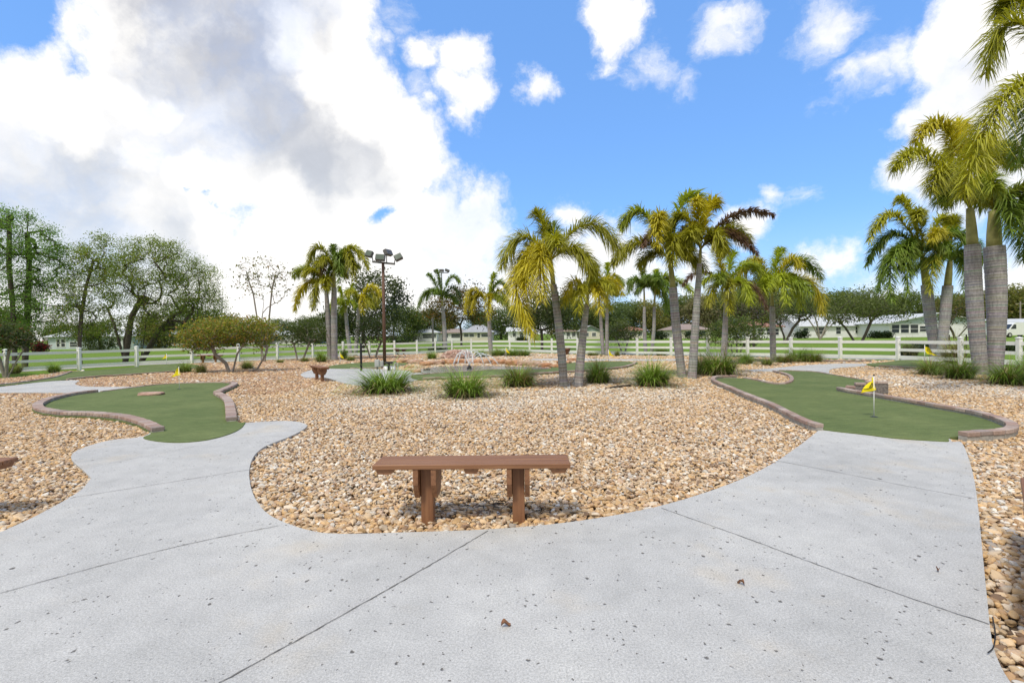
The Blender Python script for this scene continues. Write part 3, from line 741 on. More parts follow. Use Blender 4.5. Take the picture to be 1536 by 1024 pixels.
# ------------------------------------------------------------------ broadleaf trees
def grow(seed, stems, blobs, r0, leaf, per, colfn, tipjit=.35, leafy=1.0, seg=.45, up=.25):
    """stems: list of polylines; blobs: (centre, radii, count). Returns trunk MB, leaf MB."""
    rs = np.random.RandomState(seed); pos = []; par = []
    for st in stems:
        last = -1
        for a in st: pos.append(np.array(a, float)); par.append(last); last = len(pos) - 1
    roots = len(pos)
    T = []
    for c, rr, n in blobs:
        d = rs.normal(size=(n, 3)); d /= np.linalg.norm(d, axis=1)[:, None]
        T.append(np.array(c) + d * np.array(rr) * (rs.uniform(.35, 1.05, (n, 1)) ** .6))
    T = np.concatenate(T)
    tops = np.array([st[-1] for st in stems])
    dist = np.min(np.linalg.norm(T[:, None] - tops[None], axis=2), axis=1)
    T = T[np.argsort(dist)]
    tips = []
    for t in T:
        A = np.array(pos)
        d = np.linalg.norm(A - t, axis=1)
        hor = np.linalg.norm(A[:, :2] - t[:2], axis=1)
        cost = d + .9 * np.maximum(0, A[:, 2] - (t[2] - up * hor))
        k = int(np.argmin(cost)); p = A[k]; L = np.linalg.norm(t - p); m = max(1, int(L / seg))
        off = rs.normal(size=3) * L * .07; last = k
        for i in range(1, m + 1):
            u = i / m; q = p + (t - p) * u + off * math.sin(math.pi * u); q[2] -= .06 * L * math.sin(math.pi * u) * -1
            pos.append(q); par.append(last); last = len(pos) - 1
        tips.append(last)
    n = len(pos); w = np.zeros(n)
    for t in tips: w[t] += 1
    for i in range(n - 1, -1, -1):
        if w[i] == 0: w[i] = .5
        if par[i] >= 0: w[par[i]] += w[i]
    rad = np.power(w, .56); rad = rad / rad.max() * r0; rad = np.maximum(rad, r0 * .032)
    tb = MB()
    for i in range(n):
        if par[i] >= 0:
            sides = 8 if rad[i] > r0 * .3 else 4
            tb.tube([pos[par[i]], pos[i]], [min(rad[par[i]], rad[i] * 1.5), rad[i]], sides, cap=False)
    lb = MB(); zs = [pos[t][2] for t in tips]; z0, z1 = min(zs), max(zs) + 1e-6
    for t in tips:
        if rs.rand() > leafy: continue
        p = pos[t]; cl = rs.uniform(-1, 1)
        for j in range(max(1, int(per * rs.uniform(.6, 1.4)))):
            c = p + rs.normal(size=3) * tipjit * np.array((1, 1, .7))
            a = rs.normal(size=3); a /= np.linalg.norm(a); b = np.cross(a, rs.normal(size=3)); b /= np.linalg.norm(b) + 1e-9
            s = leaf * rs.uniform(.6, 1.3)
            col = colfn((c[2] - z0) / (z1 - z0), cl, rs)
            lb.poly([c - a*s*.5, c + b*s*.26, c + a*s*.5, c - b*s*.26], 0, col)
    return tb, lb
def place_tree(name, label, cat, base, tb, lb, bark='bark', group=None, leafname='crown'):
    root = empty(name, base, label, cat, group=group)
    tb.build('trunk', M[bark], root, True)
    if lb.v: lb.build(leafname, M['leaf'], root)
    return root
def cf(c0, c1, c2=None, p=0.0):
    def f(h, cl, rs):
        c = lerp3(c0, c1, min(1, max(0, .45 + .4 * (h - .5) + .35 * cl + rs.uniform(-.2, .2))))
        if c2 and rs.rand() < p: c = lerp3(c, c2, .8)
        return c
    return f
OAK = cf((.11,.17,.024), (.33,.43,.06), (.36,.29,.10), .10)
CYP = cf((.10,.20,.035), (.26,.44,.08))
def S(px, d): return px * d / FPX

# left group beyond the fence
b = G(30, 551, -.1); d = b.y
def tree_px(name, label, bx, by, stem_px, blobs_px, r0px, leaf, per, colfn, seed, bark='bark', cat='tree', d=None, ry=None, group=None, tipjit=.35, leafy=1.0, up=.25, seg=.45):
    b = G(bx, by, -.1) if d is None else Vector(((at(bx, by, d)).x, d, -.1)); D = b.y
    stems = []
    for st in stem_px:
        pts = [at(x, y, D) - b for x, y in st]
        pts[0] = Vector((pts[0].x, 0, -.1)); stems.append([(p.x, rnd.uniform(-.1,.1) * (i > 0), p.z) for i, p in enumerate(pts)])
    bl = []
    for (x, y, rx, rz, n) in blobs_px:
        c = at(x, y, D) - b; yy = S(rx, D) * (ry or .85)
        bl.append(((c.x, rnd.uniform(-.2,.2) * yy, c.z), (S(rx, D), yy, S(rz, D)), n))
    tb, lb = grow(seed, stems, bl, S(r0px * .62, D), leaf, per, colfn, tipjit, leafy, seg, up)
    return place_tree(name, label, cat, b, tb, lb, bark, group)
GL = 'trees on the lawn beyond the left fence'
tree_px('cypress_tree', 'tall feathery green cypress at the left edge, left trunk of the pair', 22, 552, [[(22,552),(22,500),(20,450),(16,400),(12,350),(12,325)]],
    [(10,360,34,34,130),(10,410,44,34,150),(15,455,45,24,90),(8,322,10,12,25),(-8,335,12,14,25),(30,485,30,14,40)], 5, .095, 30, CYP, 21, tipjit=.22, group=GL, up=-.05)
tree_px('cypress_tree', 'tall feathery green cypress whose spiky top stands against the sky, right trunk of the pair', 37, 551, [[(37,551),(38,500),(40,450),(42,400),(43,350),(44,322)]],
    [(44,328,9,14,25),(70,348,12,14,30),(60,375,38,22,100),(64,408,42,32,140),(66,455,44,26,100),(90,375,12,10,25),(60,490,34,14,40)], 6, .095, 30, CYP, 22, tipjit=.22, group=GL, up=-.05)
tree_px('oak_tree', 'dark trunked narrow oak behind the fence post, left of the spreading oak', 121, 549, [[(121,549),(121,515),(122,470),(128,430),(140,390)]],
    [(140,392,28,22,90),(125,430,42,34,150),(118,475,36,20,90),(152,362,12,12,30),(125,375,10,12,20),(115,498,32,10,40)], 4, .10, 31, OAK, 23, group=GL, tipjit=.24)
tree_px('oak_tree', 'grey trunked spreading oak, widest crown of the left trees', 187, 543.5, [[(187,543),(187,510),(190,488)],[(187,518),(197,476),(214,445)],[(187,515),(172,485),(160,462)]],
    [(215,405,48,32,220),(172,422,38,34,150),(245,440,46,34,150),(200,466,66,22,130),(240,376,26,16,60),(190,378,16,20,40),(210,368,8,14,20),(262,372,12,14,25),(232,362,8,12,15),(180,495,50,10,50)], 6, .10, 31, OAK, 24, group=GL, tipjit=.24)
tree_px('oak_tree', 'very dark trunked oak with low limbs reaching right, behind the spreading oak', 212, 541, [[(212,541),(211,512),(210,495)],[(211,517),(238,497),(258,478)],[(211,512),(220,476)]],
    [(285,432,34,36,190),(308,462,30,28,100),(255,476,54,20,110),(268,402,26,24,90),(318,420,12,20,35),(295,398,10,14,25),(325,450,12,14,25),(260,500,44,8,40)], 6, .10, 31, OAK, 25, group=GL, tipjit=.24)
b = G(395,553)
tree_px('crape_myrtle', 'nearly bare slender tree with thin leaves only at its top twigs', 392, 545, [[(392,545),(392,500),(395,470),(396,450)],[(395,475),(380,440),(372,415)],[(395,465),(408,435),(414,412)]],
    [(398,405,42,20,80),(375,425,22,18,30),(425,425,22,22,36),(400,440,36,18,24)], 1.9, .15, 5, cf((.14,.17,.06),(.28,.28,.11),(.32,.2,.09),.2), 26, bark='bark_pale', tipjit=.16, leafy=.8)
SHR = cf((.11,.16,.03), (.36,.38,.06), (.48,.26,.08), .18)
GS = 'frangipani shrubs along the fence'
tree_px('frangipani_shrub', 'widest reddish green shrub with grey crooked stems, by the left flag', 350, 561, [[(346,561),(338,545),(325,532)],[(348,561),(352,545),(356,530)],[(350,561),(366,548),(384,535)],[(352,562),(385,553),(398,532)]],
    [(315,500,42,20,170),(355,493,44,18,170),(385,500,30,22,110),(300,515,26,12,50)], 4.0, .105, 20, SHR, 27, bark='bark_pale', cat='shrub', group=GS, tipjit=.17, seg=.25)
tree_px('frangipani_shrub', 'crooked grey stemmed shrub at the far left edge by the fence', 8, 566, [[(8,566),(2,540),(-6,520)],[(10,566),(25,540),(34,525)],[(9,566),(12,540),(14,520)]],
    [(0,500,28,20,110),(28,505,24,16,80),(-25,510,24,18,70)], 3.5, .11, 18, cf((.035,.065,.02),(.12,.15,.04),(.26,.08,.04),.06), 28, bark='bark_pale', cat='shrub', group=GS, tipjit=.18, seg=.25)
tree_px('frangipani_shrub', 'open green shrub between the crooked reddish shrub and the left palms', 455, 543, [[(447,543),(443,528),(440,515)],[(452,543),(458,528),(464,512)]],
    [(440,503,24,14,80),(468,500,28,16,90),(455,490,22,10,40)], 2.4, .12, 16, cf((0.043,0.085,0.027),(0.145,0.187,0.051)), 29, bark='bark_pale', cat='shrub', group=GS, tipjit=.2, seg=.3)
tree_px('frangipani_shrub', 'dark open shrub behind the black pipe post and the light pole', 560, 539, [[(556,539),(552,525),(546,512)],[(562,539),(566,525),(572,512)]],
    [(550,500,22,16,80),(578,498,22,16,80),(563,485,24,12,50)], 2.4, .12, 16, cf((0.043,0.076,0.027),(0.128,0.162,0.051)), 30, bark='bark_pale', cat='shrub', group=GS, tipjit=.2, seg=.3)
tree_px('frangipani_shrub', 'small upright shrub behind the fence rails, left of the thin palm pair', 935, 532, [[(935,532),(930,520),(925,508)],[(936,532),(940,518),(944,506)]],
    [(924,500,18,14,60),(944,500,16,14,60),(934,490,16,9,30)], 2.0, .13, 14, cf((0.051,0.085,0.027),(0.17,0.204,0.051)), 31, bark='bark_pale', cat='shrub', group=GS, tipjit=.2, seg=.3)
tree_px('frangipani_shrub', 'leafy shrub growing between the lime palm and the bushy palm', 1106, 536, [[(1104,536),(1096,522),(1088,510)],[(1107,536),(1114,520),(1124,508)],[(1106,536),(1106,520),(1105,508)]],
    [(1085,500,28,18,90),(1120,498,26,20,100),(1104,486,24,12,50)], 2.2, .13, 16, cf((0.051,0.093,0.027),(0.187,0.238,0.06)), 32, bark='bark_pale', cat='shrub', group=GS, tipjit=.2, seg=.3)
# mid-distance trees behind the fence
GM = 'lawn trees between the fence and the houses'
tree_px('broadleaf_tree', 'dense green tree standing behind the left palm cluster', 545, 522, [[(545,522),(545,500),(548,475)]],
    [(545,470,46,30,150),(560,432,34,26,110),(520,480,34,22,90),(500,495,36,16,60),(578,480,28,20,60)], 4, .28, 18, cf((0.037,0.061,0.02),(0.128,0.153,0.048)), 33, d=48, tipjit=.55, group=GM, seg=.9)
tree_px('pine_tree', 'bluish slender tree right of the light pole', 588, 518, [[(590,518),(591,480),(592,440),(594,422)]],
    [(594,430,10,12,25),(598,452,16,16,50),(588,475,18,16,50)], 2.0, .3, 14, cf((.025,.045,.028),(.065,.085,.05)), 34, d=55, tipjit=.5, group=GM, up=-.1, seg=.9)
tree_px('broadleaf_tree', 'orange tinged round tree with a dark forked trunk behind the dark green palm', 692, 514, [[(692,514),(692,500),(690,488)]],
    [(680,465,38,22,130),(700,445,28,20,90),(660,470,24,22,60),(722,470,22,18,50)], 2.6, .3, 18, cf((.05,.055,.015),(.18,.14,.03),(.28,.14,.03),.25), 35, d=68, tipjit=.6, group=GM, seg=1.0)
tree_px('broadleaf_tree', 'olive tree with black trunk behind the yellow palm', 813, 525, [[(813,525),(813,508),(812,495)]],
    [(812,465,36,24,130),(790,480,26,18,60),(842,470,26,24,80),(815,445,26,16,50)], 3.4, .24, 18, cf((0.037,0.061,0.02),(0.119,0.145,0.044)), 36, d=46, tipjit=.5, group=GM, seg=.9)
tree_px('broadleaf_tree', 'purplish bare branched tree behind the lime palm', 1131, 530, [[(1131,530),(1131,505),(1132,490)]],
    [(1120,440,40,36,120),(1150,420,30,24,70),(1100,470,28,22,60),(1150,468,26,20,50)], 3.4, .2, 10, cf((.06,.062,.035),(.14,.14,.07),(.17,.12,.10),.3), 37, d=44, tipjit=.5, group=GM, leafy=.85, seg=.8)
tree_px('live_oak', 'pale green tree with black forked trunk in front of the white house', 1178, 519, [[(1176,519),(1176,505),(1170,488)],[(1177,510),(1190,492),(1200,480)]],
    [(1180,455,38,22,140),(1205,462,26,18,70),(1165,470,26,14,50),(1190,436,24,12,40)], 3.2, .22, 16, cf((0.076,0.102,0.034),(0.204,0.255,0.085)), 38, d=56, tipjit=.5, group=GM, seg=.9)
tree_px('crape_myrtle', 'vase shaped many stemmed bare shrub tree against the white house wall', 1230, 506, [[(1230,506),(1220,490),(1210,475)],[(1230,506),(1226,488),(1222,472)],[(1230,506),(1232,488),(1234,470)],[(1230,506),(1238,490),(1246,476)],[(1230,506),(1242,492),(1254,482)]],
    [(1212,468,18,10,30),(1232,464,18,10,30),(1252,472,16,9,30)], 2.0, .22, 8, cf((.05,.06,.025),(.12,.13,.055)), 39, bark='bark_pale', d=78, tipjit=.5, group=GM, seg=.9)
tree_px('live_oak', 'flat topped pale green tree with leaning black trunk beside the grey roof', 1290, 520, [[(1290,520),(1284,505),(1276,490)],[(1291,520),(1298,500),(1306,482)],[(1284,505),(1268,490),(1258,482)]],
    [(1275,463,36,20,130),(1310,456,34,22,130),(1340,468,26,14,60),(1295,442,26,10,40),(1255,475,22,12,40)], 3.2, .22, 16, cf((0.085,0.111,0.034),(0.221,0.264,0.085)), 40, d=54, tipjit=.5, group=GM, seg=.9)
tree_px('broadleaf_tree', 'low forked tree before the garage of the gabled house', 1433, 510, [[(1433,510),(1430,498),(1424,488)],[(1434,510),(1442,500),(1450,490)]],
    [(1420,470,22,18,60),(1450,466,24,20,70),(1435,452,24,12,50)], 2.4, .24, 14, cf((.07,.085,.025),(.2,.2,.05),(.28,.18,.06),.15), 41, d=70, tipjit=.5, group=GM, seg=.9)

# distant trees behind the houses: a few kinds copied
protos = []
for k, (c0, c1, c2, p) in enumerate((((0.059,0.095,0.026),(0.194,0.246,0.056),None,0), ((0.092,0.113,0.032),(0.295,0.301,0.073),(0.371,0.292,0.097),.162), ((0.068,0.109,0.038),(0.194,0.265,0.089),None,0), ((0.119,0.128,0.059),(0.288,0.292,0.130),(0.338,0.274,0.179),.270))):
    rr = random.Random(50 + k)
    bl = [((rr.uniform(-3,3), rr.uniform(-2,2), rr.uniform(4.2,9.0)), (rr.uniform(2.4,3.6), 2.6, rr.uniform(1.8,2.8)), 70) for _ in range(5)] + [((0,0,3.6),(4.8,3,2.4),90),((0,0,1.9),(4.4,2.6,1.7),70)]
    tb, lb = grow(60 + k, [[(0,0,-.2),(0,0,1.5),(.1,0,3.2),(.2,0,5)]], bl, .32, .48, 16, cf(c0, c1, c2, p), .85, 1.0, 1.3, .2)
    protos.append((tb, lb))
KINDS = ['dark evergreen', 'olive brown', 'blue green', 'greyish half bare']
pobj = [None] * 4
bg = [(612,509,120,0,.85),(640,508,130,2,.8),(668,507,150,1,.8),(715,507,150,0,.85),(752,507,140,2,.9),(786,506,150,0,.95),(835,505,140,3,1.05),(862,505,130,0,1.0),(890,505,140,1,.9),
      (920,504,130,2,1.0),(950,503,140,0,1.05),(985,503,130,1,1.0),(1015,502,140,0,1.1),(1048,502,130,3,1.1),(1078,501,140,2,1.1),(1112,501,130,0,1.15),(1146,501,125,1,1.1),(1185,500,140,0,1.2),(1215,500,150,2,1.2),
      (1248,499,150,0,1.2),(1282,499,160,2,1.2),(1318,498,150,0,1.15),(1352,498,140,0,1.15),(1386,497,140,1,1.05),(1416,497,140,0,1.1),(1450,497,140,1,1.15),(1484,496,130,3,1.1),(1512,496,125,1,1.1),(1545,495,125,0,1.2),
      (470,510,110,0,.6),(430,511,120,2,.55),(395,511,110,0,.5),(505,511,110,2,.7),(20,518,90,1,.7),(-30,518,80,0,.8),(90,516,110,0,.5),(330,513,110,2,.55),(270,514,110,0,.5),(238,516,66,1,.55),(300,515,70,2,.6),(150,518,62,0,.4),(350,514,75,1,.55)]
NB = ['behind the small dark porch house','above the dark porch house','behind the tan roofed house','behind the grey hip roof','between the grey roofed and blue windowed houses','behind the blue windowed white house','behind the yellow palm trunk','left of the green gabled cottage','behind the green gabled cottage',
      'behind the thin palm pair left of centre','behind the red tiled house','behind the thin palm pair right of centre','behind the cream house with tan roof','behind the centre palm pair','behind the lime palm','above the tiled white house','behind the bushy palm','left above the long white house','above the middle of the long white house',
      'right above the long white house','above the grey roof next to the gabled house','left above the gabled house','behind the left leaning palm','behind the right leaning palm','above the garage of the gabled house','behind the large right palm pair','right of the large right palm pair','above the white van','at the far right edge',
      'low behind the left palm cluster','low behind the open green shrub','low behind the bare slender tree','behind the tallest left palm','behind the cypress pair','beyond the left picture edge','behind the pale blue house','low behind the reddish shrub','low behind the spreading oak','low in front of the long pale house, left','low in front of the long pale house, right','low in front of the screened porch','low between the reddish shrub and the bare tree']
for i, (px, py, d, k, s) in enumerate(bg):
    loc = at(px, py, d); loc.z = -.15
    lab = KINDS[k] + ' background tree ' + NB[i]
    if pobj[k] is None:
        o = place_tree('background_tree', lab, 'tree', loc, *protos[k], group='background trees behind the houses'); pobj[k] = o
    else:
        o = copy_tree(pobj[k]); o.location = loc; o['label'] = lab
    o.rotation_euler = (0, 0, rnd.uniform(0, 6.28)); q = s * rnd.uniform(.92, 1.08)
    o.scale = (q * 1.1, q * 1.1, q)

# ------------------------------------------------------------------ ornamental grasses
def tuft(seed, n, brown, straw=False):
    rs = random.Random(seed); mb = MB()
    for i in range(n):
        az = rs.uniform(0, 6.283); r0 = .30 * math.sqrt(rs.random()); L = rs.uniform(.55, 1.05) * (1 + .22 * math.sin(2 * az + seed) + .14 * math.sin(5 * az + seed * 2))
        lean = rs.uniform(.05, .35) + 1.05 * (r0 / .3) * rs.uniform(.3, 1.0)
        ho = Vector((math.cos(az), math.sin(az), 0)); az2 = az + rs.gauss(0, .6); hd = Vector((math.cos(az2), math.sin(az2), 0))
        p = ho * r0; w = rs.uniform(.011, .019)
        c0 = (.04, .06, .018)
        g = (.24, .38, .05) if rs.random() > brown else ((.27, .18, .08) if rs.random() < .6 else (.36, .30, .14))
        if straw: g = lerp3(g, (.34, .29, .16), .5)
        if rs.random() < .09: lean = rs.uniform(1.2, 1.7); g = (.30, .24, .13)
        k = rs.uniform(.55, 1.6); g = tuple(x * k for x in g)
        side = Vector((-hd.y, hd.x, 0)); prev = None; el = math.pi/2 - lean * .6
        for s in range(4):
            t = s / 3; wv = side * w * (1 - t) * .5 + side * .0006
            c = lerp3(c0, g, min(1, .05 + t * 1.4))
            if s: p = p + (hd * math.cos(el) + Vector((0, 0, math.sin(el)))) * L / 3; el -= lean * .62 + .16
            cur = (mb.vert(p - wv, c), mb.vert(p + wv, c))
            if prev: mb.face((prev[0], prev[1], cur[1], cur[0]))
            prev = cur
    return mb
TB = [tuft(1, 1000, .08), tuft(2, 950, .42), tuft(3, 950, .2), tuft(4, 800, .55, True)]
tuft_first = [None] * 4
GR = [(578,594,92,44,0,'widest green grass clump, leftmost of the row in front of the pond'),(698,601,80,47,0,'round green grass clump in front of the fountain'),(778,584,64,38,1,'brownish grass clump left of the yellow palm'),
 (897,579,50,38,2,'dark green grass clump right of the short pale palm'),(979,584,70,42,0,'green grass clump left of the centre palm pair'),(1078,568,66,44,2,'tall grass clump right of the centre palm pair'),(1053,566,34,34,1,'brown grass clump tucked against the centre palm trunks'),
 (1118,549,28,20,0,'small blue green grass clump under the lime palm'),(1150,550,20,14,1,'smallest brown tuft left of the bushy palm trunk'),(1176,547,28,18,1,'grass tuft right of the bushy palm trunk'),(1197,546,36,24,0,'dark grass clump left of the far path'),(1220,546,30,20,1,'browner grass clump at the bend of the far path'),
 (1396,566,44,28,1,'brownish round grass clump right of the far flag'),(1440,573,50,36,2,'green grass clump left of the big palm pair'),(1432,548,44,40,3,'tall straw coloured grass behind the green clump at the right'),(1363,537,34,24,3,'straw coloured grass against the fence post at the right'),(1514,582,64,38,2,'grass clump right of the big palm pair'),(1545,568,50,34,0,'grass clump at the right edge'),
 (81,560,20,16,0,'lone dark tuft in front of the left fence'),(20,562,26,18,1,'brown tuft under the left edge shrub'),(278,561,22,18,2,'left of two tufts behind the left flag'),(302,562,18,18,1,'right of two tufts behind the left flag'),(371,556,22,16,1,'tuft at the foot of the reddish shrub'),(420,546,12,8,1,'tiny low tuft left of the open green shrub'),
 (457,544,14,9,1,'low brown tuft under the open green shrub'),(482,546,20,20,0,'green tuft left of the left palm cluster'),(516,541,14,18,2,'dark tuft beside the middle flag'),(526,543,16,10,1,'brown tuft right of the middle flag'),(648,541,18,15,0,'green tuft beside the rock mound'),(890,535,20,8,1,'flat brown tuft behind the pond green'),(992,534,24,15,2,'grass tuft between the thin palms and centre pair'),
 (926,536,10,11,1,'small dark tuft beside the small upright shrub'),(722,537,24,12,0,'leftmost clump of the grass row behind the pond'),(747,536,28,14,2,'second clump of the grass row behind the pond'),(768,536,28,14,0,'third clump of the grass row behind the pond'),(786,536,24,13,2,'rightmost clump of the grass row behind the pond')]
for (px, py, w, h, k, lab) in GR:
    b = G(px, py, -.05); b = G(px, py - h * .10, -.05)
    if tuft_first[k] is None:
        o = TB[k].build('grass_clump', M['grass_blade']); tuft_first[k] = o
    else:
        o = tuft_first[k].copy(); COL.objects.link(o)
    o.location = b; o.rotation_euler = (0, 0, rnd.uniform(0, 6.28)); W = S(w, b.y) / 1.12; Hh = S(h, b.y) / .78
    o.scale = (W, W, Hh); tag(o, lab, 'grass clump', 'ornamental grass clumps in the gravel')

# ------------------------------------------------------------------ flags
def flag(px, py, hpx, fw, fh, label, side=-1, number=True, big=False):
    b = G(px, py, .012); H = S(hpx, b.y)
    root = empty('golf_flag', b, label, 'flag', group='yellow flags marking the holes')
    mb = MB(); mb.tube([(0,0,-.05),(0,0,H)], .007 if big else .011, 8); mb.build('pole', M['white_paint'], root, True)
    mb = MB(); mb.tube([(0,0,H-.004),(0,0,H+.01),(0,0,H+.026)], [.010,.013,.004], 8); mb.build('finial', M['black'], root, True)
    if big:
        mb = MB(); mb.tube([(0,0,.001),(0,0,.004)], .055, 20); mb.build('hole_cup', M['black'], root)
    W = S(fw, b.y); Hf = S(fh, b.y)
    def P(u, v, off=0):
        x = side * W * u * (.30 + .75 * v) + .18 * W * (v ** 2) * (1 - u)
        z = H - .01 - Hf * (v * .78) - Hf * u * (.30 + .05 * v) * (1 - .45 * v) * 1.1
        y = math.sin(u * 6.5 + v * 3.0) * .16 * W * (.25 + u) + off
        return (x, y, z)
    mb = MB(); n = 14; ids = [[mb.vert(P(i/n, j/n)) for i in range(n+1)] for j in range(n+1)]
    for j in range(n):
        for i in range(n): mb.face((ids[j][i], ids[j][i+1], ids[j+1][i+1], ids[j+1][i]))
    cloth = mb.build('cloth', M['flag'], root, True)
    if number:
        # the figure nine lying on its side: loop and tail
        pts = [(.42 + .20*math.cos(t), .50 + .17*math.sin(t)) for t in [k*2*math.pi/18 for k in range(19)]] 
        tail = [(.42 + .20*math.cos(t), .50 + .17*math.sin(t)) for t in (1.2, 1.6)] + [(.60,.70),(.76,.72),(.9,.66)]
        nb = MB()
        for line in (pts, tail):
            nb.tube([P(u, v, -.006) for u, v in line], .0045 if big else .008, 5)
        nb.build('number', M['black'], root)
    return root
flag(1311, 625, 62, 19, 26, 'nearest yellow flag with a black nine on the right putting green', big=True)
flag(269, 583, 34, 12, 16, 'yellow flag on the left putting green behind the flat rock', big=True, number=False)
flag(250, 548, 18, 7, 8, 'small yellow flag on the narrow green by the left fence', number=False)
flag(510, 548, 21, 6, 11, 'yellow flag at the foot of the left palm cluster', number=False, side=1)
flag(759, 536, 15, 6, 9, 'tiny yellow flag behind the pond', number=False, side=1)
flag(913, 541, 17, 8, 11, 'yellow flag behind the short pale palm', number=False, side=1)
flag(1387, 543, 26, 20, 17, 'yellow flag with dark figure on the far green at the right', side=1)

# ------------------------------------------------------------------ floodlight pole and other posts
b = G(577, 549, -.05); D = b.y; top = at(574.5, 394, D)
root = empty('floodlight_pole', b, 'rusty brown pole carrying four floodlights on a crossbar', 'light pole')
T = top - b
mb = MB(); mb.tube([(0,0,-.1), (T.x*.5,0,T.z*.5), (T.x,0,T.z)], [.085,.078,.07], 12); mb.build('pole', M['rust'], root, True)
def lp(px, py, dy=0): return at(px, py, D + dy) - b
mb = MB(); c0 = lp(558.5, 392.5); c1 = lp(592.5, 396)
d = (c1 - c0); L = d.length; d.normalize(); upv = Vector((0,0,1)); yv = upv.cross(d).normalized(); zv = d.cross(yv)
Mx = Matrix(((d.x, yv.x, zv.x, c0.x),(d.y, yv.y, zv.y, c0.y),(d.z, yv.z, zv.z, c0.z),(0,0,0,1)))
mb.bbox((0,-.04,-.045),(L,.04,.045),.006,0,None,Mx); mb.build('crossbar', M['darkmetal'], root)
for (px, py, stem, w, h, ang, yaw, dy) in ((554,381,(559.5,392),10.5,9.5,R_(15),R_(-35),0),(570.5,386.5,(571,393),14,9.5,R_(4),R_(0),-.25),(582,379,(580,394),16.5,9,R_(-6),R_(180),.2),(597.5,386,(591.5,395),11.5,9.5,R_(-28),R_(35),0)):
    c = lp(px, py, dy); Wd = S(w, D) * .5; Hd = S(h, D) * .5; Dd = .10
    Mx = Matrix.Translation(c) @ Matrix.Rotation(ang, 4, 'Y') @ Matrix.Rotation(yaw * .4, 4, 'Z') @ Matrix.Rotation(R_(-18), 4, 'X')
    hb = MB(); hb.bbox((-Wd,-Dd,-Hd),(Wd,Dd,Hd),.02,0,None,Mx); ho = hb.build('floodlight', M['darkmetal'], root)
    lb = MB(); yy = -Dd - .004 if abs(yaw) < 2 else Dd + .004
    lb.box((-Wd*.86, min(yy, yy*.97), -Hd*.82), (Wd*.86, max(yy, yy*.97), Hd*.82), 0, None, Mx); lb.build('lens', M['lens'], ho)
    s = lp(*stem); sb = MB(); sb.tube([s, (c.x*.3 + s.x*.7, s.y, c.z), c], .025, 6); sb.build('bracket', M['darkmetal'], root)

b = G(542, 558, -.05); root = empty('pipe_post', b, 'black pipe post standing on the bench pad', 'post')
H = S(44, b.y); mb = MB(); mb.tube([(0,0,-.05),(0,0,H*.97),(0,0,H)], [.045,.045,.03], 10); mb.build('pipe', M['black'], root, True)
mb = MB(); mb.tube([(0,0,H),(.01,0,H+.22),(.03,0,H+.36)], [.018,.016,.012], 8); mb.build('tap_rod', M['darkmetal'], root)

def cabinet(px, py, w, h, label, mat, name, cat):
    b = G(px, py, -.04); W = S(w, b.y) / 2; H = S(h, b.y)
    root = empty(name, b, label, cat)
    mb = MB(); mb.bbox((-W, -W*.6, H*.3), (W, W*.6, H), .015); mb.build('cabinet', mat, root)
    mb = MB(); mb.tube([(0,0,-.05),(0,0,H*.32)], W*.35, 8); mb.build('leg', M['darkmetal'], root)
    mb = MB(); mb.bbox((-W*.8, -W*.6-.012, H*.38), (W*.8, -W*.6-.002, H*.94), .003); mb.build('door', mat, root)
    mb = MB(); mb.tube([(0,0,H),(0,0,H*1.12)], W*.3, 8); mb.build('conduit', M['black'], root)
cabinet(566, 555, 7, 16, 'taller grey electrical box on a post beside the pump', M['greybox'], 'electrical_box', 'electrical box')
cabinet(573, 554, 4.5, 13, 'smaller grey electrical box beside the light pole', M['greybox'], 'electrical_box', 'electrical box')
b = G(584.5, 557, -.04); root = empty('pond_pump', b, 'white drum shaped pond pump with black valve', 'pump')
W = S(17, b.y) / 2; r = S(8, b.y) / 2
mb = MB(); mb.tube([(-W,0,r),(-W*.94,0,r),(W*.94,0,r),(W,0,r)], [r*.8, r, r, r*.8], 18); mb.build('tank', M['white_paint'], root, True)
mb = MB(); mb.tube([(0,-r*1.15,-.04),(0,-r*1.15,r*3),(0,-r*1.15,r*3.6)], [.05,.05,.07], 10); mb.tube([(-.16,-r*1.15,r*3.4),(.16,-r*1.15,r*3.4)], .045, 8); mb.build('valve', M['black'], root)
mb = MB(); mb.tube([(W*.8,.05,0),(W*.8,.05,r*3),(W*1.4,.05,r*3),(W*1.4,.05,0)], .03, 8); mb.build('pipe', M['greybox'], root)

def lamp_far(px, ytop, d, label, heads=True, r=.06):
    b = at(px, 510, d); b.z = -.1; t = at(px, ytop, d) - b
    root = empty('light_mast', b, label, 'light pole')
    mb = MB(); mb.tube([(0,0,-.1),(0,0,t.z)], r, 8); mb.build('mast', M['darkmetal'], root)
    if heads:
        mb = MB(); mb.box((-.9,-.05,t.z-.05),(.9,.05,t.z+.05)); mb.build('crossarm', M['darkmetal'], root)
        for sx in (-.75, 0, .75):
            mb = MB(); Mx = Matrix.Translation((sx,0,t.z+.28)) @ Matrix.Rotation(.5*sx,4,'Y')
            mb.bbox((-.3,-.2,-.17),(.3,.2,.17),.04,0,None,Mx); mb.build('floodlight', M['darkmetal'], root)
lamp_far(664, 409, 64, 'distant light mast rising above the dark green palm')
lamp_far(649.5, 476, 60, 'thin black post in front of the dark porch house', False, .12)
b = at(1530.5, 500, 110); b.z = -.1; t = at(1530.5, 452, 110) - b
root = empty('utility_pole', b, 'grey utility pole above the van at the right edge', 'utility pole')
mb = MB(); mb.tube([(0,0,-.1),(0,0,t.z)], [.17,.13], 8); mb.build('pole', M['bark_pale'], root)
mb = MB(); mb.box((-1.1,-.06,t.z-.6),(1.1,.06,t.z-.45)); mb.build('crossarm', M['bark_pale'], root)
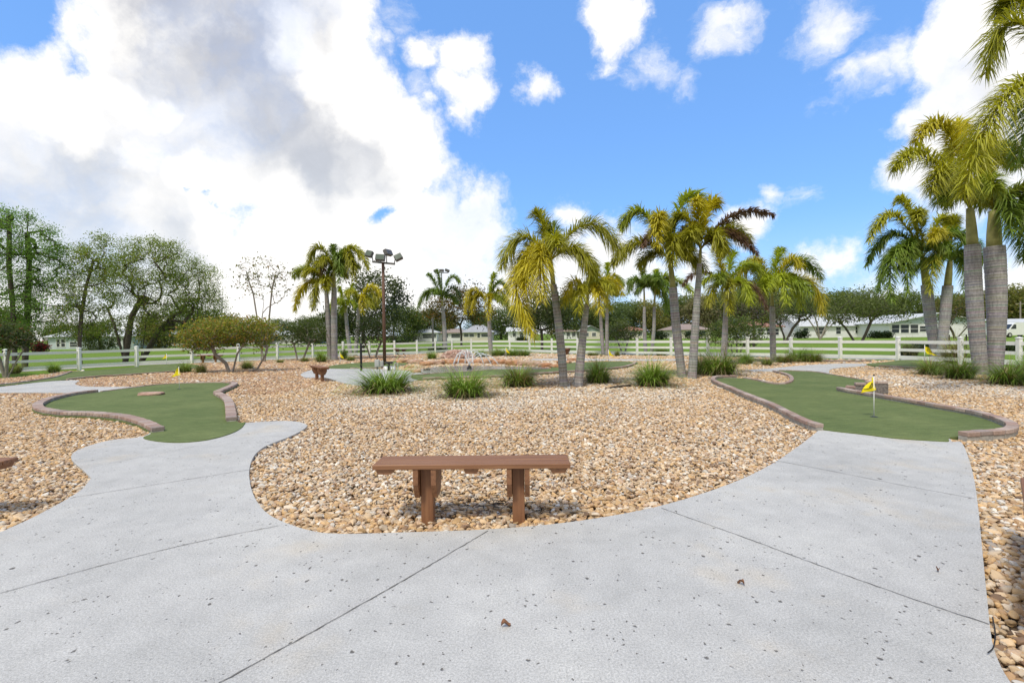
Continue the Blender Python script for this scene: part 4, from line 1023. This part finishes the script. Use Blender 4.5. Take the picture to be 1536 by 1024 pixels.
for i, px in enumerate((1424, 1449.5, 1505.5)):
    b = G(px, 522, -.1); mb = MB(); mb.tube([(0,0,-.1),(0,0,1.0),(0,0,1.03)], [.045,.045,.03], 8); o = mb.build('black_post', M['black']); o.location = b
    tag(o, ('left black post seen past the leaning palms', 'middle black post left of the big palm pair', 'right black post seen right of the big palm pair')[i], 'post', 'black posts on the lawn')

# ------------------------------------------------------------------ rocks, pond rim, fountain
def rock_mesh(seed, sx, sy, sz, col, flat=0.0):
    import bmesh
    from mathutils import noise
    bm = bmesh.new(); bmesh.ops.create_icosphere(bm, subdivisions=4, radius=1)
    mb = MB(); rs = random.Random(seed); off = Vector((rs.uniform(-50,50), rs.uniform(-50,50), rs.uniform(-50,50)))
    for v in bm.verts:
        p = v.co.copy(); k = 1 + .32 * noise.noise(p * 1.3 + off) + .14 * noise.noise(p * 3.1 + off) + .05 * noise.noise(p * 8 + off)
        p *= k
        if flat and p.z > flat: p.z = flat + (p.z - flat) * .15
        c = lerp3(col, (.5,.42,.34), max(0, noise.noise(v.co * 2 + off)) * .9)
        mb.vert((p.x*sx, p.y*sy, p.z*sz), c)
    for f in bm.faces: mb.face([v.index for v in f.verts])
    bm.free(); return mb
def rock(px, py, w, h, label, seed, col, name='rock', depth=.7, group=None, flat=0.0):
    b = G(px, py, -.03); W = S(w, b.y) / 2; H = S(h, b.y)
    o = rock_mesh(seed, W, W * depth, H * .75, col, flat).build(name, M['rock'], None, True)
    o.location = (b.x, b.y + W * depth * .6, H * .22); o.rotation_euler = (0, 0, 0)
    return tag(o, label, 'rock', group)
rock(222, 595, 36, 9, 'flat pinkish rock lying on the left putting green', 1, (.46,.29,.235), depth=.55, flat=.35)
RG = 'orange rocks round the pond rim'
PR = [(606,545,22,8),(622,546,22,9),(638,549,20,9),(654,547.5,22,9),(672,546.5,24,10),(692,545.5,24,9),(712,545.5,24,9),(732,546,22,10),(750,547,22,11),(768,548.5,22,12),(786,549,22,11),(802,550,20,10),(818,551,20,9),(834,552,18,7),(846,546,22,7),(862,542,22,7)]
PW = ['leftmost rock of the pond rim','second rock from the left of the pond rim','rock at the left bend of the pond rim','rock where the pond rim meets the rock mound','rock below the rock mound','rock left behind the fountain jet','rock right behind the fountain jet','rock below the tiny flag on the pond rim','taller rock right of the fountain on the pond rim','tallest rock of the pond rim','rock above the brownish grass clump','rock right above the brownish grass clump','rock at the right bend of the pond rim','rightmost low rock of the pond rim','low rock beside the yellow palm trunk','low rock between the two leaning trunks']
for i, (px, py, w, h) in enumerate(PR):
    rock(px, py, w, h, 'orange pink ' + PW[i], 20 + i, rnd.choice(((.50,.27,.15),(.53,.31,.19),(.47,.24,.13),(.50,.33,.24))), group=RG, depth=.6, flat=.5)
for i, (px, py, w, h, lab) in enumerate(((613,552.5,14,5,'small orange slab left of the pond'),(623,560,16,8,'pale orange boulder at the front left of the pond'),(640,556,10,4,'dark thin slab overhanging the pond'),(652,561.5,7,3,'little dark stone at the pond front'))):
    rock(px, py, w, h, lab, 60 + i, ((.5,.3,.17),(.52,.32,.2),(.1,.08,.07),(.12,.09,.08))[i], flat=.4)
# mound of small stones with a cap
b = G(686, 538, -.05); root = empty('rock_mound', b, 'heap of small pink stones behind the fountain', 'rock mound')
mb = MB(); rs = random.Random(8); Wm = S(26, b.y); Hm = S(13, b.y)
tmpl = rock_mesh(3, 1, 1, 1, (1,1,1))
for i in range(260):
    u = rs.uniform(-1, 1); v = rs.uniform(-1, 1)
    if u*u + v*v > 1: continue
    z = Hm * (1 - (u*u + v*v)) ** .6; s = rs.uniform(.06, .13); c = rnd.choice(((.46,.30,.25),(.52,.38,.31),(.40,.25,.2),(.58,.47,.40)))
    pts = [(Wm*u + s*math.cos(a)*math.cos(e)*rs.uniform(.8,1.2), Wm*.6*v + s*math.sin(a)*math.cos(e), max(0,z) + s*.7*math.sin(e)) for e in (-.6,.5) for a in (0,1.05,2.1,3.14,4.2,5.2)]
    ids = [mb.vert(p, c) for p in pts]; t = mb.vert((Wm*u, Wm*.6*v, z + s*.75), c)
    for k in range(6): mb.face((ids[k], ids[(k+1)%6], ids[6+(k+1)%6], ids[6+k])); mb.face((ids[6+k], ids[6+(k+1)%6], t))
mb.build('stones', M['rock'], root, True)
cb = MB()
for k in range(9):
    a0 = 2*math.pi*k/9
hm = [[None]*25 for _ in range(9)]
for j in range(9):
    for k in range(25):
        rr_ = 1 - j/8; a = 2*math.pi*k/24; hm[j][k] = cb.vert((Wm*rr_*math.cos(a), Wm*.6*rr_*math.sin(a), Hm*(1-rr_**2)**.6*.97 if rr_ < 1 else -.05), (.34,.22,.18))
for j in range(8):
    for k in range(24): cb.face((hm[j][k], hm[j][k+1], hm[j+1][k+1], hm[j+1][k]))
cb.build('core', M['rock'], root, True)
# fountain
b = G(704, 553, .0); root = empty('fountain', b, 'small pond fountain with arching water jets', 'fountain')
mb = MB(); mb.tube([(0,0,-.03),(0,0,.05),(0,0,.12),(0,0,.16)], [.11,.10,.06,.04], 12); mb.build('nozzle', M['black'], root, True)
for (sx, hgt, sp) in ((-.25,.62,.05),(-.35,.55,.12),(-.12,.66,.3),(.30,.55,.1),(.45,.5,.25),(.62,.46,.0),(.1,.6,-.2)):
    mb = MB(); P = [(sx*2*t, sp*2*t, .14 + hgt*4*t*(1-t*.98)*1.0) for t in [k/16 for k in range(17)]]
    mb.tube(P, [.010 + .016*k/16 for k in range(17)], 6); mb.build('water_jet', M['spray'], root, True)
    sb = MB()
    for q in range(40):
        k = rs.randrange(5, 17); p = Vector(P[k]) + Vector((rs.gauss(0,.03), rs.gauss(0,.03), rs.gauss(0,.03))); s = rs.uniform(.006,.014)
        i = [sb.vert(p + Vector(v)*s) for v in ((1,0,0),(-1,0,0),(0,1,0),(0,-1,0),(0,0,1),(0,0,-1))]
        for f in ((0,2,4),(2,1,4),(1,3,4),(3,0,4),(2,0,5),(1,2,5),(3,1,5),(0,3,5)): sb.face([i[z] for z in f])
    sb.build('droplets', M['spray'], root)

# fallen stick, leaves, hose
mb = MB(); A = G(907,583,-.01); B_ = G(945,578,.0); mb.tube([Vector((0,0,0)), (B_-A)*.3 + Vector((0,0,.02)), (B_-A)*.65 + Vector((0,.03,.01)), B_-A], [.015,.024,.028,.03], 8)
o = mb.build('fallen_branch', M['bark'], None, True); o.location = A; tag(o, 'dark fallen branch on the gravel left of the green grass clump', 'branch')
tw = MB(); rs = random.Random(4)
for i in range(130):
    p = G(rs.gauss(700, 62), rs.gauss(757, 9), -.012); a = rs.uniform(0, 6.28); L = rs.uniform(.04, .16); k = Vector((math.cos(a), math.sin(a), rs.uniform(-.06,.12)))
    tw.tube([p, p + k*L*.5 + Vector((rs.gauss(0,.008), rs.gauss(0,.008), .006)), p + k*L], [.0035,.0028,.0012], 4)
tag(tw.build('twig_litter', M['bark']), 'dark dry twigs scattered on the gravel under the large front bench', 'twigs', kind='stuff')
def dry_leaf(px, py, w, label, rz):
    b = G(px, py, .006); W = S(w, b.y) / 2; mb = MB(); n = 8; c = []
    for j in range(n+1):
        t = j/n; ww = W*.55*math.sin(math.pi*min(1,t*.96+.03))**.8; x = -W + 2*W*t; z = .012*math.sin(t*5) + .006
        c.append((mb.vert((x, -ww, z + .010)), mb.vert((x, 0, z - .004)), mb.vert((x, ww, z + .014))))
    for p, q in zip(c[:-1], c[1:]): mb.face((p[0],q[0],q[1],p[1])); mb.face((p[1],q[1],q[2],p[2]))
    o = mb.build('dry_leaf', M['wood_cross'], None, True); o.location = b; o.rotation_euler = (0,0,rz); tag(o, label, 'leaf', 'dry leaves on the path')
dry_leaf(759, 938, 15, 'curled brown leaf on the path, nearest the bottom centre', .3)
dry_leaf(1111, 875, 12, 'dark brown leaf on the path towards the right', 2.1)
dry_leaf(1407, 856, 8, 'small dark leaf on the path close to the right gravel', 1.0)
mb = MB(); P = [G(1489,925,.0),G(1493,950,-.005),G(1490,970,.008),G(1482,978,.012)]; mb.tube([p - P[0] for p in smooth(P, False, 6)], .0026, 8)
o = mb.build('black_hose', M['black'], None, True); o.location = P[0]; tag(o, 'short black irrigation hose curling out at the right path edge', 'hose')

# ------------------------------------------------------------------ houses
def house(x0, x1, d, eave, ridge, wall, roof, label, wins=(), depth=8, kind='hip', base=-.1, doors=(), gablemat=None, overhang=.45):
    a = at(x0, 500, d); b_ = at(x1, 500, d); cx = (a.x + b_.x) / 2; W = (b_.x - a.x) / 2
    root = empty('house', (cx, d, base), label, 'house')
    zE = at((x0+x1)/2, eave, d).z - base; zR = at((x0+x1)/2, ridge, d).z - base
    mb = MB(); mb.box((-W, 0, -.2), (W, depth, zE))
    mb.build('wall', M[wall], root)
    o = overhang; rb = MB(); y0, y1 = -o, depth + o; X = W + o; t = .12
    def slabq(pts):
        lo = [rb.vert(p) for p in pts]; hi = [rb.vert((p[0], p[1], p[2] + t)) for p in pts]; n = len(pts)
        rb.face(lo[::-1]); rb.face(hi)
        for k in range(n): rb.face((lo[k], lo[(k+1)%n], hi[(k+1)%n], hi[k]))
    ze = zE + .004
    if kind == 'front':
        slabq([(-X,y0,ze),(0,y0,zR),(0,y1,zR),(-X,y1,ze)]); slabq([(0,y0,zR),(X,y0,ze),(X,y1,ze),(0,y1,zR)])
    else:
        ym = depth / 2; ins = min(W * .8, depth / 2) if kind == 'hip' else 0
        slabq([(-X,y0,ze),(X,y0,ze),(X-ins,ym,zR),(-X+ins,ym,zR)]); slabq([(X,y1,ze),(-X,y1,ze),(-X+ins,ym,zR),(X-ins,ym,zR)])
        if kind == 'hip':
            slabq([(X,y0,ze),(X,y1,ze),(X-ins,ym,zR)]); slabq([(-X,y1,ze),(-X,y0,ze),(-X+ins,ym,zR)])
    rb.build('roof', M[roof], root)
    gb = MB()
    if kind == 'front': gb.poly([(-W,.0,zE),(W,.0,zE),(0,.0,zR - .02)])
    elif kind == 'side':
        ym = depth / 2
        for s in (-1, 1):
            g2 = MB(); g2.poly([(s*W,0,zE),(s*W,depth,zE),(s*W,ym,zR-.02)]); g2.build('gable', M[gablemat or wall], root)
    if gb.v: gb.build('gable', M[gablemat or wall], root)
    def hole(wx0, wx1, wy0, wy1, nm, pane):
        p = at(wx0, wy0, d); q = at(wx1, wy1, d); zz1 = p.z - base; zz0 = q.z - base; xx0 = p.x - cx; xx1 = q.x - cx
        f = MB()
        e = .09
        for bb in (((xx0-e,-.06,zz0-e),(xx1+e,-.003,zz0)),((xx0-e,-.06,zz1),(xx1+e,-.003,zz1+e)),((xx0-e,-.06,zz0),(xx0,-.003,zz1)),((xx1,-.06,zz0),(xx1+e,-.003,zz1))): f.box(*bb)
        fo = f.build(nm, M['white_paint'], root)
        g = MB(); g.box((xx0,-.03,zz0),(xx1,-.004,zz1)); g.build('pane', M[pane], fo)
        if zz1 - zz0 > .6:
            h = MB(); zm = (zz0+zz1)/2; h.box((xx0,-.05,zm-.03),(xx1,-.031,zm+.03)); h.build('glazing_bar', M['white_paint'], fo)
    for w in wins: hole(*w[:4], 'window', w[4] if len(w) > 4 else 'glass')
    for w in doors: hole(*w, 'door', 'wall_cream')
house(72, 150, 84, 505.5, 496, 'wall_blue', 'roof_pale', 'pale blue house with porch windows behind the left fence', [(85,90,509,520),(92,98,509,520),(105,116,513,520)], kind='side', depth=9)
house(136, 200, 80, 505, 494, 'wall_green', 'roof_pale', 'grey green screened porch house behind the spreading oak', [(141,163,507,518,'wall_green'),(166,172,507,518),(175,182,507,518),(184,196,507,518,'wall_green')], kind='hip')
house(215, 330, 105, 503.5, 495, 'wall_cream', 'roof_pale', 'long low pale house behind the dark oak limbs', [(235,243,506,513),(262,272,506,513),(300,308,506,513)], kind='hip')
house(362, 480, 112, 502.5, 496.5, 'wall_white', 'roof_pale', 'long white low house behind the bare slender tree', [(375,383,505,511),(410,420,505,511),(450,460,505,511)], kind='side')
house(618, 655, 122, 499.5, 494, 'wall_white', 'roof_pale', 'small white house with dark porch right of the light pole', [(634,648,501,507),(651,654,501,506)], kind='hip')
house(658, 702, 126, 499.5, 493.5, 'wall_white', 'roof_tan', 'white house with tan hip roof behind the fountain', [(664,672,501,506),(677,690,501,506)], kind='hip')
house(694, 738, 118, 498.8, 487.5, 'wall_cream', 'roof_grey', 'cream house with tall grey hip roof behind the fountain', [(696,703,500.5,505),(704,711,500.5,505),(716,720,500,506),(722,732,500.5,505)], kind='hip', depth=12)
house(762, 800, 118, 497.5, 490.5, 'wall_white', 'roof_pale', 'white house with two blue windows left of the yellow frond', [(769,774,499.5,504.5),(780,785,499.5,504.5)], kind='side')
house(846, 866, 125, 497.5, 493, 'wall_white', 'roof_tan', 'white cottage between the two leaning trunks', [(850,855,499,504),(858,863,499,504)], kind='hip')
house(872, 900, 120, 497, 488.5, 'wall_cream', 'roof_grey', 'cottage with green front gable behind the short pale palm', [(877,883,499,504),(888,894,499,504)], kind='front', gablemat='wall_green')
house(938, 968, 120, 496, 490.5, 'wall_cream', 'roof_red', 'cream house with red tiled roof left of the thin palms', [(945,951,498,503),(957,963,498,503)], kind='hip')
house(1008, 1066, 112, 495, 486, 'wall_cream', 'roof_tan', 'cream house with tan hip roof behind the centre palm pair', [(1014,1021,497,503),(1030,1037,497,503),(1048,1058,497,503)], kind='hip', depth=10)
house(1116, 1174, 96, 490.5, 482.5, 'wall_white', 'roof_red', 'white house with red brown tiled roof behind the bushy palm', [(1137,1145,493,502),(1150,1155,492.5,502),(1162,1168,493,502)], kind='hip', depth=10)
house(1200, 1306, 94, 489.5, 470, 'wall_white', 'roof_pale', 'long white house with broad pale grey roof', [(1205,1212,492,500),(1224,1238,491,501),(1254,1261,490.5,500.5),(1283,1290,490,499.5)], kind='side', depth=11)
house(1312, 1346, 112, 488, 475, 'wall_cream', 'roof_grey', 'house with grey shingle roof left of the gabled house', [(1322,1332,491,498)], kind='side', depth=10)
house(1334, 1476, 86, 484.5, 470, 'wall_white', 'roof_pale', 'white front gabled house with four dark screened windows', [(1337.5,1348.5,487,499),(1351,1363,487,499),(1365.5,1377,487,499),(1379.5,1390,489,497),(1402,1414,486,498,'wall_white'),(1440,1462,486,500,'wall_white')], kind='front', depth=12, gablemat='wall_blue', overhang=.7)
house(1508, 1575, 92, 484, 478, 'wall_white', 'roof_pale', 'white house behind the van at the right edge', [(1545,1552,487,496)], kind='side', depth=10)

# van
D = 74; b = at(1522, 502.5, D); b.z = -.1
root = empty('delivery_van', b, 'white delivery van parked by the house at the right edge', 'van')
prof = [(-2.6,.35),(-2.65,.85),(-2.5,1.05),(-1.75,1.25),(-1.15,2.05),(-.8,2.2),(2.6,2.25),(2.75,2.1),(2.75,.35)]
mb = MB(); i0 = [mb.vert((x,-.95,z)) for x,z in prof]; i1 = [mb.vert((x,.95,z)) for x,z in prof]; n = len(prof)
mb.face(i0); mb.face(i1[::-1])
for k in range(n): mb.face((i0[(k+1)%n], i0[k], i1[k], i1[(k+1)%n]))
mb.build('body', M['white_paint'], root)
mb = MB(); mb.poly([(-1.6,-.956,1.28),(-.75,-.956,1.28),(-.75,-.956,1.95),(-1.12,-.956,1.95)]); mb.build('side_window', M['glass'], root)
mb = MB(); mb.poly([(-1.80,-.85,1.26),(-1.80,.85,1.26),(-1.22,.85,2.0),(-1.22,-.85,2.0)]); mb.build('windscreen', M['glass'], root)
for x in (-1.75, 1.75):
    for y in (-.9, .9):
        w = MB(); w.tube([(x,y-.13,.36),(x,y-.1,.36),(x,y+.1,.36),(x,y+.13,.36)], [.32,.36,.36,.32], 18); wo = w.build('wheel', M['rubber'], root)
        h = MB(); h.tube([(x,y-.14,.36),(x,y+.14,.36)], .2, 12); h.build('rim', M['greybox'], wo)
mb = MB(); mb.bbox((-2.67,-.8,.80),(-2.52,-.5,.98),.02); mb.build('headlight', M['lens'], root)

# hedges by the houses and flowering bushes
def bush(px, py, w, h, d, label, colfn, seed, name='hedge_bush', leaf=.2):
    b = at(px, py, d); b.z = -.1; W = S(w, d) / 2; H = S(h, d)
    tb, lb = grow(seed, [[(0,0,-.1),(0,0,H*.3)]], [((0,0,H*.5),(W,W*.7,H*.5),90)], .06, leaf, 14, colfn, leaf*1.1, 1, .5, .2)
    return place_tree(name, label, 'bush', b, tb, lb, group='clipped bushes by the houses', leafname='foliage')
HB = cf((.015,.028,.01),(.04,.07,.018))
for i, (px, py, w, h, d, lab) in enumerate(((1202,505,18,11,90,'dark hedge left of the long white house'),(1315,504,18,9,80,'dark hedge at the right end of the long white house'),(1330,504,12,8,80,'round bush at the left corner of the gabled house'),(782,509,14,5,105,'low hedge before the blue windowed house'),(600,513,40,14,90,'dark bushes left of the small dark porch house'),(658,525,30,6,44,'low clipped hedge on the lawn behind the fence left of the fountain'),(1388,524,40,9,34,'low hedge behind the right fence beside the leaning palms'),(1515,524,30,9,30,'low hedge behind the right fence near the edge'),(1042,507,34,14,98,'dark shrubs before the cream house'),(990,507,22,13,98,'dark shrub behind the thin palms'))):
    bush(px, py, w, h, d, lab, HB, 80 + i, leaf=.28 if d > 60 else .14)
bush(60, 521, 18, 16, 60, 'red flowered bush left of the pale blue house', cf((.03,.02,.012),(.09,.03,.03),(.32,.02,.03),.25), 99, 'flowering_bush', .22)

# ------------------------------------------------------------------ sky
SUN_EL, SUN_AZ = R_(60), R_(-150)      # azimuth measured from +Y towards +X
sund = Vector((math.sin(SUN_AZ) * math.cos(SUN_EL), math.cos(SUN_AZ) * math.cos(SUN_EL), math.sin(SUN_EL)))
w = bpy.data.worlds.new("World"); scene.world = w; w.use_nodes = True
t = NT(w.node_tree); bgn = w.node_tree.nodes['Background']
sky = t.add('ShaderNodeTexSky'); sky.sky_type = 'NISHITA'; sky.sun_disc = False
sky.sun_elevation = SUN_EL; sky.sun_rotation = SUN_AZ; sky.air_density = 1.0; sky.dust_density = .6; sky.ozone_density = 2.0
tc = t.add('ShaderNodeTexCoord'); dirv = tc.outputs['Generated']
def vadd(a, b, op='ADD'):
    n = t.add('ShaderNodeVectorMath', operation=op); t.val(n.inputs[0], a); t.val(n.inputs[1], b); return n.outputs[0]
def vscale(a, k):
    n = t.add('ShaderNodeVectorMath', operation='SCALE'); t.link(a, n.inputs[0]); n.inputs['Scale'].default_value = k; return n.outputs[0]
n1 = t.noise(dirv, 3.2, 3, .5, True); n2 = t.noise(dirv, 9, 6, .62, True)
wv = vadd(vadd(dirv, vscale(vadd(n1, (.5,.5,.5), 'SUBTRACT'), .16)), vscale(vadd(n2, (.5,.5,.5), 'SUBTRACT'), .10))
def field(blobs):
    acc = None
    for (x, y, r, wt) in blobs:
        if y is None:
            c = Vector(x).normalized(); rr = r
        else:
          c = ray(x, y).normalized(); e = ray(x + r * (1 if x < 768 else -1), y).normalized()
          rr = (c - e).length
        n = t.add('ShaderNodeVectorMath', operation='DISTANCE'); t.link(wv, n.inputs[0]); n.inputs[1].default_value = c
        v = t.math('MULTIPLY_ADD', n.outputs['Value'], -wt / rr, wt)      # wt at the centre, 0 at the rim
        acc = v if acc is None else t.math('SMOOTH_MAX', acc, v, .12)
    return acc
dense = field([(-80,300,380,1.6),(180,190,260,1.5),(370,130,240,1.5),(480,210,190,1.4),(560,240,130,1.3),(620,250,60,1.0),(430,20,170,1.3),(300,-120,300,1.4),(60,110,120,1.0),(-100,60,130,1.0),(200,380,260,1.4),(480,400,200,1.3),(640,380,150,1.2),(690,300,55,.9),(720,350,60,.8),(330,480,300,1.2),
               (650,100,46,.85),(705,100,52,.85),(700,150,50,.8),(725,140,45,.7),(815,130,42,.75),(655,175,28,.5),(700,190,30,.5),(575,60,36,.55),
               (920,30,56,.85),(908,75,38,.6),
               (1480,60,150,1.4),(1440,170,110,1.2),(1400,90,55,1.0),(1350,190,52,.9),(1420,260,120,1.1),(1350,270,60,.9),(1330,250,40,.6),(1560,250,160,1.3),(1600,100,250,1.4),
               (850,325,45,.62),(1165,295,34,.42),(1140,350,56,.8),(1160,340,40,.6),(1270,412,66,.85),(1240,420,70,.7),(1330,425,70,.7),(960,420,110,.75),(860,410,110,.75),(1050,420,90,.6),(1500,430,120,.9),(780,440,120,.9),
               ((0,-1,.35),None,1.05,1.5),((-1,-.35,.3),None,.7,1.4),((1,-.45,.3),None,.75,1.4),((-.35,.1,1),None,.42,1.2),((.2,-.6,1),None,.55,1.3)])  # last row: unseen clouds added behind camera and overhead to neutralise blue light
wisp = field([(985,80,52,.8),(1020,115,40,.6),(940,110,40,.5),(1075,30,58,.9),(1100,15,46,.8),(1230,30,80,.9),(1290,95,60,.8),(1250,110,50,.8),(1340,75,60,.9),(1190,50,50,.6),(1240,140,36,.5),(640,150,40,.5),(600,40,50,.5),(1165,295,30,.8),(845,320,40,.6),(1200,300,30,.3)])
wn = t.noise(t.scale(wv, (5, 5, 11)), 1.6, 9, .66)
hole = field([(30,15,100,.85),(110,60,60,.65),(150,110,30,.4),(575,318,24,.7),(320,275,26,.9),(440,35,24,.5)])
fb = t.noise(dirv, 8, 10, .66); fb2 = t.noise(wv, 26, 7, .65)
raw = t.math('SUBTRACT', t.math('ADD', dense, t.math('MULTIPLY_ADD', fb, 1.3, -.72)), t.math('MAXIMUM', hole, 0.0))
raw = t.math('ADD', raw, t.math('MULTIPLY_ADD', fb2, .5, -.25))
cov = t.mapr(raw, .0, .50, 0, 1)
cov = t.math('MULTIPLY', cov, t.mapr(t.noise(wv, 3.0, 6, .6), .35, .55, .72, 1))
wcov = t.mapr(t.math('ADD', wisp, t.math('MULTIPLY_ADD', wn, 1.5, -.85)), 0, .75, 0, .85)
cov = t.math('MAXIMUM', cov, wcov)
sep = t.add('ShaderNodeSeparateXYZ'); t.link(dirv, sep.inputs[0]); elev = sep.outputs[2]
haze = t.mapr(elev, -.02, .22, .62, 0)
grey = field([(330,60,170,.9),(400,180,130,1.0),(470,255,95,1.0),(300,190,130,.6),(120,290,190,.75),(-60,330,200,.8),(260,330,110,.65),(540,240,70,.55),(250,-60,160,.7),(1480,200,90,.42),(1500,110,80,.35),(560,280,50,.5)])
bright = field([(60,125,60,.9),(140,165,55,.8),(185,100,50,.8),(230,130,45,.7),(440,60,50,.9),(480,120,50,.9),(540,170,60,.9),(600,200,60,.9),(300,240,45,.9),(240,215,40,.6),(640,330,70,.8),(430,330,80,.8),(350,350,70,.7)])
gfac = t.math('SUBTRACT', t.math('ADD', grey, t.math('MULTIPLY_ADD', t.noise(wv, 4.5, 6, .55), 1.5, -.72)), t.math('MAXIMUM', bright, 0.0))
gfac = t.math('MULTIPLY', t.mapr(gfac, -.15, .75, 0, 1), t.mapr(raw, .25, .95, 0, 1))
ccol = t.mix(gfac, (1.16, 1.14, 1.11), t.mix(t.mapr(elev, .12, .5, 0, 1), (.66, .715, .80), (.56, .575, .635)))
skyc = t.mix(1.0, sky.outputs[0], (.19, .245, .285), 'MULTIPLY')
skyc = t.mix(.62, skyc, (.178, .41, .93))
skyc = t.mix(haze, skyc, (.66, .82, 1.0))
ccol = t.mix(1.0, ccol, t.ramp(fb2, ((.3, .95), (.7, 1.03))), 'MULTIPLY')
final = t.mix(1.0, t.mix(cov, skyc, ccol), t.mapr(sep.outputs[1], -.35, .15, .66, 1), 'MULTIPLY')  # unseen sky behind the camera dimmed to make the light less flat
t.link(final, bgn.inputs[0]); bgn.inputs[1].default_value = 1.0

sl = bpy.data.lights.new('sun', 'SUN'); sl.energy = 3.1; sl.angle = R_(9); sl.color = (1.0, .93, .805)
so = bpy.data.objects.new('sun', sl); COL.objects.link(so); so.rotation_euler = (-sund).to_track_quat('-Z', 'Y').to_euler(); so.location = (0, 0, 30)

# ------------------------------------------------------------------ camera
cam = bpy.data.cameras.new('camera'); co = bpy.data.objects.new('camera', cam); COL.objects.link(co)
cam.sensor_width = 36; cam.lens = 36 * FPX / 1536; cam.clip_start = .05; cam.clip_end = 6000
co.matrix_world = Matrix(((_R.x, _U.x, -_F.x, CAM.x), (_R.y, _U.y, -_F.y, CAM.y), (_R.z, _U.z, -_F.z, CAM.z), (0, 0, 0, 1)))
scene.camera = co
scene.view_settings.view_transform = 'Standard'; scene.view_settings.look = 'None'; scene.view_settings.exposure = 0
